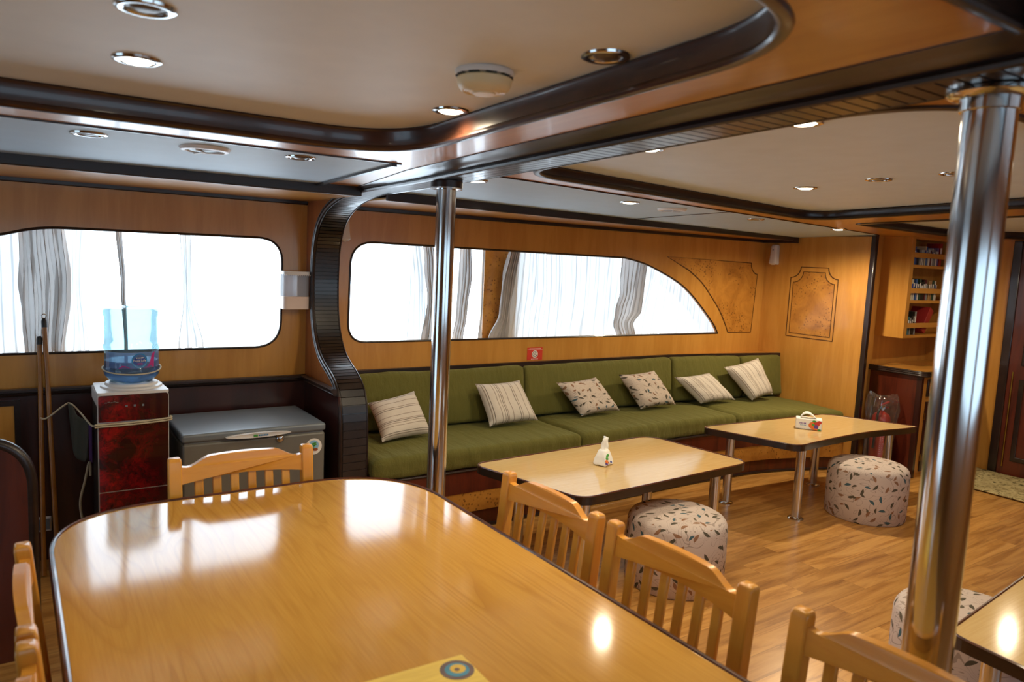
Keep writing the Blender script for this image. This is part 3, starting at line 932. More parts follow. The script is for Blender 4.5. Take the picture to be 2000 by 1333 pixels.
# ---------------------------------------------------------------- door and forward wall
d1 = thing('door_1', None, None, kind='structure')
mb = MB().box((X1-0.035, 2.775, 0), (X1, 2.845, 2.05)).box((X1-0.035, 1.93, 0), (X1, 2.00, 2.05)).box((X1-0.035, 2.00, 1.98), (X1, 2.775, 2.05))
link('door_frame', mb, 'wenge_z', d1, bevel=0.006)
mb = MB().box((X1-0.022, 2.00, 0.01), (X1, 2.775, 1.98))
link('door_leaf', mb, 'mahogany', d1)
mb = MB()
for z0, z1 in ((0.14, 0.86), (0.98, 1.86)):
    mb.prism([(2.10, z0), (2.68, z0), (2.68, z1), (2.10, z1)], X1-0.032, X1-0.022, lambda a, b, t: (t, a, b), [[(2.14, z0+0.04), (2.64, z0+0.04), (2.64, z1-0.04), (2.14, z1-0.04)]])
link('panel_moulding', mb, 'wenge_z', d1, bevel=0.004)
link('door_handle', MB().tube([(X1-0.022, 2.06, 1.0), (X1-0.06, 2.06, 1.0), (X1-0.06, 2.17, 1.0)], 0.009), 'brass', d1, smooth=True)
link('bolt_rod', MB().tube([(X1-0.03, 2.735, 0.08), (X1-0.03, 2.735, 0.92)], 0.006), 'brass', d1, smooth=True)

# ---------------------------------------------------------------- lamps and fittings of the deckhead
def downlight(x, y, z0, lit, label, watt=1.0, r=0.058):
    t = thing('downlight', label, 'ceiling light', (x, y, zc(z0, y)), 0, 'recessed ceiling lights')
    ring = MB().lathe([(r*0.64, 0.004), (r*0.66, -0.003), (r*0.72, -0.0055), (r*0.86, -0.006), (r*0.97, -0.0035), (r, 0.003)], 36)
    link('ring', ring, 'chrome', t, smooth=True)
    if lit:
        link('lamp', MB().lathe([(r*0.66, -0.0025), (r*0.5, -0.0075), (r*0.25, -0.0095), (0.0001, -0.010)], 28), 'bulb', t, smooth=True)
        ld = bpy.data.lights.new('lamp_light', 'SPOT')
        ld.energy = SPOT_W*watt; ld.color = (1.0, 0.84, 0.58); ld.spot_size = math.radians(168); ld.spot_blend = 0.5
        ld.shadow_soft_size = 0.03
        lo = bpy.data.objects.new('lamp_light', ld); COL.objects.link(lo); lo.parent = t; lo.location = (0, 0, -0.018)
    else:
        link('lamp', MB().lathe([(r*0.64, -0.001), (r*0.5, -0.0004), (r*0.42, -0.004), (r*0.2, -0.006), (0.0001, -0.0062)], 28), 'bulb_off', t, smooth=True)
    return t
downlight(0.232, 1.667, 2.12, False, 'unlit chrome downlight at the top edge, above the brightest lamp')
downlight(0.27, 2.086, 2.12, True, 'glowing downlight above the end of the dining table, near the water cooler side', 0.6)
downlight(1.137, 2.049, 2.12, True, 'lit chrome-ringed downlight close to the inner corner of the dining recess', 0.6)
downlight(1.134, 1.327, 2.12, False, 'unlit chrome downlight to the right of the smoke detector')
downlight(0.225, 2.867, 2.046, False, 'dark downlight left of the ceiling speaker above the water cooler')
downlight(0.929, 2.843, 2.046, False, 'dark downlight right of the ceiling speaker above the chest freezer')
downlight(1.984, 1.391, 2.10, True, 'lit downlight nearest the thick foreground pole, touching the ribbed beam', 1.8)
downlight(1.967, 2.024, 2.10, True, 'lit downlight beside the ribbed beam, farther from the foreground pole', 1.8)
downlight(3.299, 2.272, 2.10, True, 'lit downlight in the middle of the lounge recess', 2.0)
downlight(3.26, 1.873, 2.10, False, 'unlit downlight in the lounge recess just right of a lit one')
downlight(3.29, 1.565, 2.10, False, 'downlight half hidden behind the foreground pole')
downlight(1.76, 2.914, 2.046, True, 'lit downlight right behind the top of the far pole', 0.8)
downlight(2.857, 3.067, 2.046, True, 'lit downlight on the white strip left of the lounge speaker', 1.2)
downlight(4.135, 3.201, 2.046, False, 'unlit downlight on the white strip right of the lounge speaker')
downlight(5.199, 3.265, 2.046, True, 'lit downlight shining on the wood panel at the sofa end', 5.5)
downlight(6.25, 2.2, 2.10, True, 'unseen downlight added to light the alcove, in the forward recess past the right border', 1.8)  # added lamp out of view, brightens the alcove and door
downlight(3.3, 1.0, 2.10, True, 'unseen downlight added to brighten the lounge, in its recess past the right border', 1.6)  # added lamp out of view, raises the light in the lounge

def speaker(x, y, label):
    t = thing('ceiling_speaker', label, 'speaker', (x, y, zc(2.046, y)), 0, 'round ceiling speakers')
    link('bezel', MB().lathe([(0.062, -0.004), (0.068, -0.012), (0.082, -0.010), (0.090, 0.002)], 36), 'white_plastic', t, smooth=True)
    g = MB().lathe([(0.064, -0.004), (0.05, -0.010), (0.02, -0.014), (0.0001, -0.0145)], 30)
    link('grille', g, 'grey_lid', t, smooth=True)
    mb = MB()
    for k in range(3):
        a = k*2*PI/3+0.4
        mb.box((-0.003, 0, -0.017), (0.003, 0.064, -0.011))
        n = len(mb.v)
        for i in range(n-8, n):
            x_, y_, z_ = mb.v[i]
            mb.v[i] = (x_*math.cos(a)-y_*math.sin(a), x_*math.sin(a)+y_*math.cos(a), z_)
    link('spokes', mb, 'white_plastic', t)
speaker(0.594, 2.897, 'round white speaker in the strip above the water cooler')
speaker(3.288, 3.157, 'round white speaker in the strip above the green sofa')

sm = thing('smoke_detector', 'yellowed round smoke detector on the dining recess panel', 'smoke detector', (0.988, 1.613, zc(2.12, 1.613)))
link('base', MB().lathe([(0.0001, 0.001), (0.072, 0.001), (0.074, -0.004), (0.072, -0.013), (0.060, -0.014), (0.0001, -0.014)], 40), 'white_plastic', sm, smooth=True)
link('body', MB().lathe([(0.0001, -0.016), (0.066, -0.016), (0.070, -0.020), (0.068, -0.034), (0.060, -0.046), (0.054, -0.0495), (0.052, -0.047), (0.049, -0.051), (0.046, -0.0485), (0.043, -0.052), (0.040, -0.0495), (0.037, -0.052), (0.030, -0.052), (0.028, -0.056), (0.0001, -0.057)], 40), 'cream_plastic', sm, smooth=True)
vt = MB()
for k in range(10):
    a = 2*PI*k/10
    vt.box((0.061, -0.013, -0.0165), (0.0715, 0.013, -0.0135))
    for i in range(len(vt.v)-8, len(vt.v)):
        x_, y_, z_ = vt.v[i]; vt.v[i] = (x_*math.cos(a)-y_*math.sin(a), x_*math.sin(a)+y_*math.cos(a), z_)
link('vent', vt, 'black_plastic', sm)

# ---------------------------------------------------------------- poles
def pole(x, y, r, label, fl, wood_ring):
    zt = zc(2.026, y)-0.0085
    t = thing('support_pole', label, 'pole', (x, y, 0), 0, 'polished support poles')
    link('tube', MB().lathe([(r, 0.0), (r, zt-0.03)], 48), 'chrome', t, smooth=True)
    link('floor_flange', MB().lathe([(r, 0.014), (r*1.25, 0.012), (r*1.6, 0.006), (r*1.65, 0.0)], 40), 'chrome', t, smooth=True)
    if wood_ring:
        link('collar', MB().lathe([(0.0001, zt), (fl, zt), (fl, zt-0.028), (r, zt-0.028)], 40), 'wenge', t, smooth=True)
        link('ring', MB().lathe([(fl*0.99, zt-0.028), (fl*0.99, zt-0.034), (r, zt-0.036)], 40), 'chrome', t, smooth=True)
    else:
        link('collar', MB().lathe([(0.0001, zt), (fl, zt), (fl*1.01, zt-0.008), (fl*0.9, zt-0.014), (r*1.12, zt-0.016), (r*1.10, zt-0.040), (r, zt-0.042)], 40), 'chrome', t, smooth=True)
    return t
pole(1.575, 2.85, 0.043, 'far polished steel pole standing before the left end of the green sofa', 0.070, True)
pole(1.665, 0.735, 0.0505, 'thick foreground steel pole behind the dining chairs', 0.082, False)

# ---------------------------------------------------------------- sofa
def sofa_front(x, d=0.0):
    k = max(0.0, (x-4.9)/1.03)
    return 3.765 + (0.02*math.sin(min(1, max(0, (x-3.8)/1.0))*PI)) - 0.275*k**1.7 - d
def front_poly(x0, x1, d, back=4.44, n=24):
    p = [(x0+(x1-x0)*i/n, sofa_front(x0+(x1-x0)*i/n, d)) for i in range(n+1)]
    return p+[(x1, back), (x0, back)]
sf = thing('sofa_bench', 'built-in wood-fronted bench carrying the green cushions along the window wall', 'sofa bench')
link('plinth', MB().prism(front_poly(XR+0.005, 5.93, -0.01), 0.0, 0.115), 'mahogany', sf)
link('front_panel', MB().prism(front_poly(XR+0.005, 5.93, 0.0), 0.115, 0.242), 'burl', sf)
link('upper_panel', MB().prism(front_poly(XR+0.005, 5.93, 0.004), 0.242, 0.388), 'mahogany', sf)
link('base_bead', MB().tube([(x, sofa_front(x, -0.004), 0.012) for x in [XR+0.01+4.26*i/40 for i in range(41)]], 0.011, 8), 'wenge', sf, smooth=True)
link('top_lip', MB().tube([(x, sofa_front(x, 0.006), 0.386) for x in [XR+0.01+4.26*i/40 for i in range(41)]], 0.009, 8), 'wenge', sf, smooth=True)
# ledge and rail behind the cushions
struct('trim_20', MB().prism([(XR, WY), (XEND, WY), (XEND, 4.20), (5.5, 4.285), (5.0, 4.365), (4.7, 4.40), (XR, 4.405)], 0.905, 0.922), 'veneer_x')
mb = MB()
for (xa, ya), (xb, yb) in zip([(XR, 4.402), (4.7, 4.398), (5.0, 4.362), (5.5, 4.282)], [(4.7, 4.398), (5.0, 4.362), (5.5, 4.282), (XEND, 4.197)]):
    mb.hexa([(xa, ya, 0.895), (xb, yb, 0.895), (xb, yb+0.03, 0.895), (xa, ya+0.03, 0.895)], [(xa, ya, 0.934), (xb, yb, 0.934), (xb, yb+0.03, 0.934), (xa, ya+0.03, 0.934)])
struct('trim_21', mb, 'wenge')

def puff(seed, amp):
    def f(p, n):
        q = Vector((p.x*3.1+seed*9.1, p.y*3.3, p.z*4.0))
        return amp*noise.noise(q)+amp*0.45*noise.noise(q*3.1)
    return f
def seat_cushion(x0, x1, label, seed):
    pf = puff(seed, 0.006)
    L, D, H = x1-x0, 1.0, 0.132
    def fn(p, n):
        u = (p.x+L/2)/L; x = x0+(x1-x0)*u
        yf = sofa_front(x, 0.012); yb = 4.42
        tt = (p.y+0.5)
        y = yf+(yb-yf)*tt
        z = 0.392+H/2+p.z
        edge = min(1, min(u, 1-u)*L/0.10)
        crown = 0.014*math.sin(PI*min(1, max(0, tt)))*edge if p.z > 0 else 0
        gather = 0.0035*math.sin(x*52+2.0*noise.noise(Vector((x*4, 0, seed))))*(1 if p.z > -0.03 else 0.3)*max(0, 1-abs(tt-0.04)*3.0)
        w = pf(Vector((x, y, z)), n)
        return (x+n.x*w, y+n.y*(w+gather), max(0.392, z+crown+n.z*(w+gather*0.7)) if p.z < 0 else z+crown+n.z*(w+gather*0.7))
    mb = MB().rbox((L, D, H), 0.042, (int(L/0.02), 26, 3), fn)
    return tag(link('seat_cushion', mb, 'corduroy', smooth=80), label, 'cushion', 'green seat cushions of the sofa')
seat_cushion(XR+0.012, 3.205, 'green corduroy seat cushion beside the ribbed post, behind the far pole', 1)
seat_cushion(3.225, 4.83, 'middle green corduroy seat cushion, under the two leaf-print pillows', 2)
seat_cushion(4.845, 5.925, 'green corduroy seat cushion with the curved front at the wood panel end', 3)
def back_cushion(x0, x1, fy, label, seed):
    """fy(x) front at the bottom"""
    pf = puff(seed, 0.007)
    L, H, D = x1-x0, 0.368, 0.12
    def fn(p, n):
        u = (p.x+L/2)/L; x = x0+L*u
        w_ = (p.z+H/2)/H
        z = 0.548+p.z+H/2
        fb = fy(x)+0.055*w_
        back = min(4.398, fy(x)+0.145)
        v = (p.y+D/2)/D
        y = fb+(back-fb)*v
        wv = pf(Vector((x, y, z)), n)
        belly = -0.022*math.sin(PI*w_)*math.sin(PI*u)*(1-v)
        return (x+n.x*wv, y+belly+n.y*wv, z+n.z*wv*1.2)
    mb = MB().rbox((L, D, H), 0.032, (int(L/0.03), 3, 12), fn)
    return tag(link('back_cushion', mb, 'corduroy', smooth=80), label, 'cushion', 'green back cushions of the sofa')
back_cushion(XR+0.012, 3.095, lambda x: 4.275, 'green corduroy back cushion nearest the ribbed post', 11)
back_cushion(3.110, 4.625, lambda x: 4.275-0.01*max(0, x-4), 'long green corduroy back cushion below the red sign', 12)
back_cushion(4.640, 5.435, lambda x: 4.265-0.10*(x-4.64), 'green corduroy back cushion behind the smaller far striped pillow', 13)
back_cushion(5.447, 5.928, lambda x: 4.185-0.135*(x-5.447), 'short green corduroy back cushion in the corner by the wood panel', 14)

# throw pillows
def pillow(BL, BR, TR, TL, mat, label, rot_uv=False, thick=0.12, seed=0):
    N = 16
    BL, BR, TR, TL = [Vector(p) for p in (BL, BR, TR, TL)]
    ex = ((BR-BL)+(TR-TL)).normalized(); ez = ((TL-BL)+(TR-BR)).normalized()
    nrm = ex.cross(ez).normalized()
    if nrm.y > 0: nrm = -nrm
    mb = MB()
    grid = {}
    for side in (1, -1):
        for i in range(N+1):
            for j in range(N+1):
                u, v = i/N, j/N
                su, sv = 2*u-1, 2*v-1
                # sides drawn in between the pointed corners
                pu = u+0.035*su*-1*(1-sv*sv)*abs(su)**3
                pv = v+0.035*sv*-1*(1-su*su)*abs(sv)**3
                p = (BL*(1-pu)+BR*pu)*(1-pv)+(TL*(1-pu)+TR*pu)*pv
                h = ((1-su**4)*(1-sv**4))**0.55*(thick/2)
                wob = noise.noise(Vector((u*5+seed*7.3, v*5, side)))*0.008*(1-max(abs(su), abs(sv))**6)
                rim = max(abs(su), abs(sv)) > 0.999
                if rim and side == -1:
                    continue
                grid[(side, i, j)] = mb.vert(p+nrm*side*(h+wob) if not rim else p)
    def g(side, i, j):
        return grid.get((side, i, j), grid[(1, i, j)])
    for side in (1, -1):
        for i in range(N):
            for j in range(N):
                q = [(i, j), (i+1, j), (i+1, j+1), (i, j+1)]
                w = 0.40
                uv = [((b if rot_uv else a)/N, (a if rot_uv else b)/N) for a, b in q]
                if mat == 'leafy': uv = [(a*w+seed*0.31, b*w+seed*0.17) for a, b in uv]
                mb.face([g(side, a, b) for a, b in q], uv)
    o = link('throw_pillow', mb, mat, smooth=70)
    return tag(o, label, 'pillow', 'throw pillows on the green sofa')
def sh3(p, d): return (p[0]+d[0], p[1]+d[1], p[2]+d[2])
ZP = 0.556
pillow((1.83, 4.00, ZP), (2.20, 4.06, ZP+0.005), (2.14, 4.21, 0.815), (1.815, 4.20, 0.762), 'striped', 'striped pillow with level stripes lying against the ribbed post end', True, 0.13, 1)
pillow((2.66, 4.09, ZP), (3.065, 4.085, ZP+0.01), (2.975, 4.215, 0.838), (2.605, 4.215, 0.834), 'striped', 'striped pillow with upright stripes just right of the far pole', False, 0.12, 2)
pillow((3.475, 4.10, ZP), (3.87, 4.115, ZP+0.012), (3.688, 4.21, 0.822), (3.306, 4.21, 0.801), 'leafy', 'leaf-print pillow below the red sign, left of the other leaf one', False, 0.12, 3)
pillow((4.10, 4.12, ZP), (4.50, 4.125, ZP+0.010), (4.305, 4.205, 0.844), (3.915, 4.205, 0.831), 'leafy', 'leaf-print pillow between the other leaf pillow and a striped one', False, 0.12, 4)
pillow((4.77, 4.095, ZP), (5.17, 4.06, ZP+0.012), (4.955, 4.19, 0.795), (4.53, 4.19, 0.780), 'striped', 'small slumped striped pillow right of the leaf-print pillows', False, 0.12, 5)
pillow((5.345, 4.02, ZP), (5.66, 4.04, 0.588), (5.52, 4.125, 0.912), (5.11, 4.165, 0.842), 'striped', 'tilted striped pillow standing on its corner nearest the wood panel', False, 0.13, 6)

# ---------------------------------------------------------------- low tables
def low_table(pts, rad, legs, label, zt=0.55, th=0.042):
    cx = sum(p[0] for p in pts)/len(pts); cyy = sum(p[1] for p in pts)/len(pts)
    t = thing('low_table', label, 'table', (cx, cyy, 0), 0, 'low lounge tables')
    pl = roundpoly([(p[0]-cx, p[1]-cyy) for p in pts], rad, 8)
    inn = []
    n = len(pl)
    for i in range(n):
        a, p, b = Vector(pl[i-1]), Vector(pl[i]), Vector(pl[(i+1) % n])
        d = ((p-a).normalized()+(b-p).normalized()).normalized(); nn = Vector((-d.y, d.x))
        if nn.dot(-p) < 0: nn = -nn
        inn.append(tuple(p+nn*0.009))
    link('tabletop', MB().prism(inn, zt-th+0.004, zt), 'pale_laminate', t)
    # black edge with a slim raised worn lip
    mb = MB()
    ro = [(0, zt-th), (0.003, zt-th-0.002)]
    ring = lambda P, z: [mb.vert((a, b, z)) for a, b in P]
    r1, r2, r3, r4 = ring(inn, zt-th), ring(pl, zt-th), ring(pl, zt-0.002), ring(inn, zt-0.002)
    for A, B in ((r1, r2), (r2, r3), (r3, r4)):
        for i in range(n): mb.face((A[i], A[(i+1) % n], B[(i+1) % n], B[i]))
    link('edge_band', mb, 'edge', t)
    lp = MB()
    mid = [((a+c)/2, (b+d)/2) for (a, b), (c, d) in zip(pl, inn)]
    lp.tube([(a, b, zt) for a, b in mid+[mid[0]]], 0.0052, 6, False)
    link('edge_lip', lp, 'edge_red', t, smooth=True)
    for lx, ly in legs:
        g = link('leg', MB().lathe([(0.031, 0.012), (0.031, zt-th+0.002)], 28, (lx-cx, ly-cyy, 0)), 'steel', t, smooth=True)
        link('foot', MB().lathe([(0.0001, 0.0), (0.054, 0.0), (0.054, 0.006), (0.046, 0.012), (0.031, 0.016)], 28, (lx-cx, ly-cyy, 0)), 'chrome', g, smooth=True)
    return t
low_table([(2.27, 2.635), (3.64, 2.70), (3.535, 3.465), (2.085, 3.385)], [0.09, 0.12, 0.14, 0.10],
          [(2.42, 2.79), (3.49, 2.84), (3.36, 3.27), (2.31, 3.22)], 'low beech-topped table behind the dining chairs, with a crumpled tissue pack on it')
low_table([(4.285, 2.815), (4.479, 2.838), (4.735, 2.852), (5.0, 2.860), (5.206, 2.857), (5.397, 2.830), (5.59, 2.797), (5.775, 2.785), (5.478, 3.41), (4.08, 3.50)],
          [0.09, 0.05, 0.1, 0.1, 0.1, 0.1, 0.05, 0.06, 0.10, 0.09],
          [(4.442, 2.905), (4.264, 3.36), (5.281, 3.33), (5.55, 2.90)], 'low table with a concave front edge before the curved sofa end')
A = Vector((2.50, 1.055)); u = Vector((0.996, 0.088)); v = Vector((-0.10, -0.995))
t3 = [A, A+u*1.40, A+u*1.40+v*0.72, A+v*0.72]
low_table([tuple(p) for p in t3], [0.07, 0.12, 0.12, 0.10], [tuple(A+u*0.17+v*0.10), tuple(A+u*1.25+v*0.13), tuple(A+u*1.25+v*0.6), tuple(A+u*0.17+v*0.6)], 'low table cut off by the right border beside the foreground pole')

# round stools
def stool(x, y, label, rot):
    R, H = 0.265, 0.385
    mb = MB().lathe([(R-0.012, 0.0), (R, 0.012), (R+0.002, H*0.5), (R, H-0.055), (R-0.006, H-0.035), (R-0.018, H-0.018), (R-0.040, H-0.006), (R-0.075, H), (R*0.55, H+0.006), (0.0001, H+0.008)], 64, (0, 0, 0), R)
    mb.face([mb.vert(((R-0.012)*math.cos(2*PI*k/64), (R-0.012)*math.sin(2*PI*k/64), 0)) for k in range(64)])
    o = link('round_stool', mb, 'leafy_stool', smooth=50)
    o.location = (x, y, 0.0); o.rotation_euler = (0, 0, rot)
    return tag(o, label, 'stool', 'leaf-print round stools')
stool(2.94, 2.625, 'leaf-print round stool tucked at the table behind the dining chairs', 0.4)
stool(4.985, 2.725, 'leaf-print round stool in front of the concave table edge', 2.2)
stool(3.15, 1.255, 'leaf-print round stool half hidden by the foreground pole', 4.0)

# tissue packs
tp = thing('tissue_pack', 'crumpled white soft tissue pack with a tissue pulled up', 'tissue pack', (2.775, 3.06, 0.551), 0.35)
def packfn(p, n):
    k = max(0.0, (p.z+0.045)/0.09)
    s = 1-0.55*k**1.6
    w = noise.noise(Vector((p.x*38, p.y*38, p.z*38)))*0.004
    return (p.x*s+w, p.y*s+w, p.z+0.045+(w if p.z > -0.04 else 0))
link('wrapper', MB().rbox((0.105, 0.085, 0.088), 0.012, (8, 6, 6), packfn), 'paper', tp, smooth=50)
mb = MB()
for i in range(9):
    for j in range(7):
        u, w = i/8-0.5, j/6
        mb.vert((u*0.048*(1-0.15*w)+0.012*w, 0.010*math.sin(u*9)+0.004*math.sin(w*7+u*4), 0.068+w*0.088+0.006*math.cos(u*5)))
for i in range(8):
    for j in range(6):
        a = i*7+j
        mb.face((a, a+7, a+8, a+1))
ts = link('tissue', mb, 'paper', tp, smooth=60)
sd = ts.modifiers.new('thickness', 'SOLIDIFY'); sd.thickness = 0.004
mb = MB()
prt = MB()
for k, (a, z, r_, mi) in enumerate([(-0.040, 0.030, 0.011, 0), (-0.036, 0.046, 0.009, 1), (-0.041, 0.018, 0.008, 2), (-0.030, 0.058, 0.007, 1), (-0.012, 0.062, 0.006, 1), (0.012, 0.020, 0.005, 3), (-0.022, 0.022, 0.005, 3)]):
    kk = max(0.0, z/0.09); s = 1-0.55*kk**1.6
    yy = -0.0455*s-0.004
    pts = [(a*s+r_*math.cos(2*PI*q/12), z+0.8*r_*math.sin(2*PI*q/12)) for q in range(12)]
    st_ = len(prt.f)
    prt.prism(pts, yy, yy+0.008, lambda a_, b_, t_: (a_, t_+ (b_-z)*0.45, b_))
    for f_ in range(st_, len(prt.f)): prt.mi[f_] = mi
link('print', prt, ['orange_print', 'green_print', 'purple_print', 'navy'], tp)

tb = thing('tissue_box', 'white tissue pack with a fruit-coloured print, on the concave-edged table', 'tissue box', (4.842, 3.13, 0.551), -0.95)
link('carton', MB().box((-0.09, -0.05, 0), (0.09, 0.05, 0.078)), 'paper', tb, bevel=0.006)
mb = MB()
for i in range(13):
    for j in range(7):
        u, w = i/12, j/6-0.5
        mb.vert((-0.062+u*0.115, w*0.070*(0.6+0.4*math.sin(PI*u)), 0.077+0.050*math.sin(PI*min(1, u*1.02))**0.7*(1-1.0*w*w)*(1.25-0.6*u)))
for i in range(12):
    for j in range(6):
        a = i*7+j
        mb.face((a, a+7, a+8, a+1))
ts = link('tissue', mb, 'paper', tb, smooth=60)
sd = ts.modifiers.new('thickness', 'SOLIDIFY'); sd.thickness = 0.003
prt = MB()
for a, z, ra, rz, mi in [(0.028, 0.035, 0.030, 0.026, 0), (0.052, 0.045, 0.022, 0.018, 1), (0.050, 0.026, 0.016, 0.016, 2), (0.030, 0.040, 0.010, 0.010, 3), (0.070, 0.060, 0.016, 0.012, 1), (0.035, 0.066, 0.013, 0.008, 3), (0.045, 0.008, 0.026, 0.007, 0), (0.072, 0.006, 0.012, 0.006, 3)]:
    s0 = len(prt.f)
    prt.prism([(a+ra*math.cos(2*PI*q/16), z+rz*math.sin(2*PI*q/16)) for q in range(16)], -0.0508-0.0002*len(prt.f)*0.01, -0.0498, lambda a_, b_, t_: (a_, t_, b_))
    for f_ in range(s0, len(prt.f)): prt.mi[f_] = mi
link('print', prt, ['orange_print', 'sign_red', 'purple_print', 'green_print'], tb)
prt = MB()
for k in range(5):
    s0 = len(prt.f)
    prt.box((-0.064+k*0.0095, -0.0508, 0.040), (-0.058+k*0.0095, -0.0498, 0.050))
    prt.box((-0.058+k*0.0085, -0.0508, 0.028), (-0.053+k*0.0085, -0.0498, 0.034))
    for f_ in range(s0, len(prt.f)): prt.mi[f_] = 0 if f_-s0 < 6 else 1
link('lettering', prt, ['purple_print', 'badge_blue'], tb)

# ---------------------------------------------------------------- dining table and chairs
dt = thing('dining_table', 'large oak-laminate dining table with rounded corners and a dark lip', 'table', (0.725, 1.6, 0))
pl = roundpoly([(-0.65, -1.30), (0.65, -1.30), (0.65, 1.235), (-0.655, 1.235)], [0.3, 0.3, 0.42, 0.36], 14)
n = len(pl); inn = []
for i in range(n):
    a, p, b = Vector(pl[i-1]), Vector(pl[i]), Vector(pl[(i+1) % n])
    d = ((p-a).normalized()+(b-p).normalized()).normalized(); nn = Vector((-d.y, d.x))
    if nn.dot(-p) < 0: nn = -nn
    inn.append(tuple(p+nn*0.014))
link('tabletop', MB().prism(inn, 0.715, 0.76), 'oak', dt)
mb = MB()
R_ = [[mb.vert((a, b, z)) for a, b in P] for P, z in ((inn, 0.712), (pl, 0.712), (pl, 0.758), (inn, 0.757))]
for A_, B_ in zip(R_, R_[1:]):
    for i in range(n): mb.face((A_[i], A_[(i+1) % n], B_[(i+1) % n], B_[i]))
link('edge_band', mb, 'edge', dt)
mid = [((a+c)/2, (b+d)/2) for (a, b), (c, d) in zip(pl, inn)]
link('edge_lip', MB().tube([(a, b, 0.759) for a, b in mid+[mid[0]]], 0.0072, 8, False), 'edge_red', dt, smooth=True)
for yy in (-0.75, 0.7):
    link('pedestal', MB().prism(roundpoly([(-0.11, yy-0.11), (0.11, yy-0.11), (0.11, yy+0.11), (-0.11, yy+0.11)], 0.03, 4), 0.0, 0.714), 'mahogany', dt)

def make_chair(label):
    """local frame: the sitter faces +y, the back stands at y = -0.2"""
    t = thing('dining_chair', label, 'chair', (0, 0, 0), 0, 'pine slat-back chairs round the dining table')
    def lean(z): return -0.155 - (0.045*max(0.0, (z-0.43)/0.47)) - 0.02*max(0.0, (0.43-z)/0.43)
    for s in (-1, 1):
        mb = MB()
        rings = []
        for z, w in ((0, 0.036), (0.25, 0.040), (0.43, 0.044), (0.6, 0.046), (0.8, 0.046), (0.885, 0.046), (0.896, 0.043), (0.900, 0.036)):
            c = lean(z); d = 0.040 if z < 0.89 else (0.036 if z < 0.899 else 0.028)
            rings.append([mb.vert((s*0.25+a*w/2, c+b*d/2, z)) for a, b in ((-1, -1), (1, -1), (1, 1), (-1, 1))])
        for a, b in zip(rings, rings[1:]):
            for k in range(4): mb.face((a[k], a[(k+1) % 4], b[(k+1) % 4], b[k]))
        mb.face(rings[0]); mb.face(rings[-1])
        link('leg', mb, 'chairwood', t, bevel=0.005, seg=3, angle=50)
        mb = MB().hexa([(s*0.235-0.019, 0.185, 0), (s*0.235+0.019, 0.185, 0), (s*0.235+0.019, 0.223, 0), (s*0.235-0.019, 0.223, 0)],
                       [(s*0.235-0.022, 0.18, 0.425), (s*0.235+0.022, 0.18, 0.425), (s*0.235+0.022, 0.224, 0.425), (s*0.235-0.022, 0.224, 0.425)])
        link('leg', mb, 'chairwood', t, bevel=0.004)
    # crest rail: low shoulders, an ogee step up to a raised middle
    def top(x):
        a = abs(x)
        if a > 0.208: return 0.862+0.004*(a-0.208)/0.02
        if a < 0.118: return 0.900-0.004*(a/0.118)**2
        k = (0.208-a)/0.09
        return 0.862+0.034*(k*k*(3-2*k))
    def bot(x): return 0.800+0.018*(1-(x/0.228)**2)
    xs = [-0.228+0.456*i/48 for i in range(49)]
    P = [(x, bot(x)) for x in xs]+[(x, top(x)) for x in reversed(xs)]
    def cfn(a, b, tt):
        bow = -0.010*(1-(a/0.228)**2)
        return (a, lean(b)+tt+bow, b)
    link('crest_rail', MB().prism(P, -0.011, 0.013, cfn), 'chairwood_x', t, bevel=0.004, seg=3, angle=40)
    mb = MB()
    for z0, z1 in ((0.50, 0.54),):
        mb.hexa([(-0.228, lean(z0)-0.010, z0), (0.228, lean(z0)-0.010, z0), (0.228, lean(z0)+0.010, z0), (-0.228, lean(z0)+0.010, z0)],
                [(-0.228, lean(z1)-0.010, z1), (0.228, lean(z1)-0.010, z1), (0.228, lean(z1)+0.010, z1), (-0.228, lean(z1)+0.010, z1)])
    link('back_rail', mb, 'chairwood_x', t, bevel=0.003)
    for k in range(6):
        x = -0.165+0.066*k
        mb = MB()
        zb, zt_ = 0.538, bot(x)+0.006
        bow = -0.010*(1-(x/0.228)**2)
        mb.hexa([(x-0.016, lean(zb)-0.007, zb), (x+0.016, lean(zb)-0.007, zb), (x+0.016, lean(zb)+0.007, zb), (x-0.016, lean(zb)+0.007, zb)],
                [(x-0.016, lean(zt_)-0.007+bow, zt_), (x+0.016, lean(zt_)-0.007+bow, zt_), (x+0.016, lean(zt_)+0.007+bow, zt_), (x-0.016, lean(zt_)+0.007+bow, zt_)])
        link('slat', mb, 'chairwood', t, bevel=0.004)
    link('seat', MB().prism(roundpoly([(-0.225, -0.13), (0.225, -0.13), (0.252, 0.245), (-0.252, 0.245)], [0.01, 0.01, 0.05, 0.05], 5), 0.425, 0.448), 'chairwood', t, bevel=0.006)
    ap = MB().box((-0.215, 0.192, 0.36), (0.215, 0.212, 0.425)).box((-0.243, -0.14, 0.36), (-0.227, 0.19, 0.425)).box((0.227, -0.14, 0.36), (0.243, 0.19, 0.425)).box((-0.228, -0.165, 0.36), (0.228, -0.148, 0.425))
    link('apron', ap, 'chairwood_x', t)
    for s in (-1, 1):
        link('stretcher', MB().box((s*0.238-0.009, -0.145, 0.16), (s*0.238+0.009, 0.19, 0.19)), 'chairwood', t)
    return t
ch = make_chair('pine chair at the far end of the table, before the grey freezer')
ch.location = (0.735, 2.695, 0); ch.rotation_euler = (0, 0, PI)
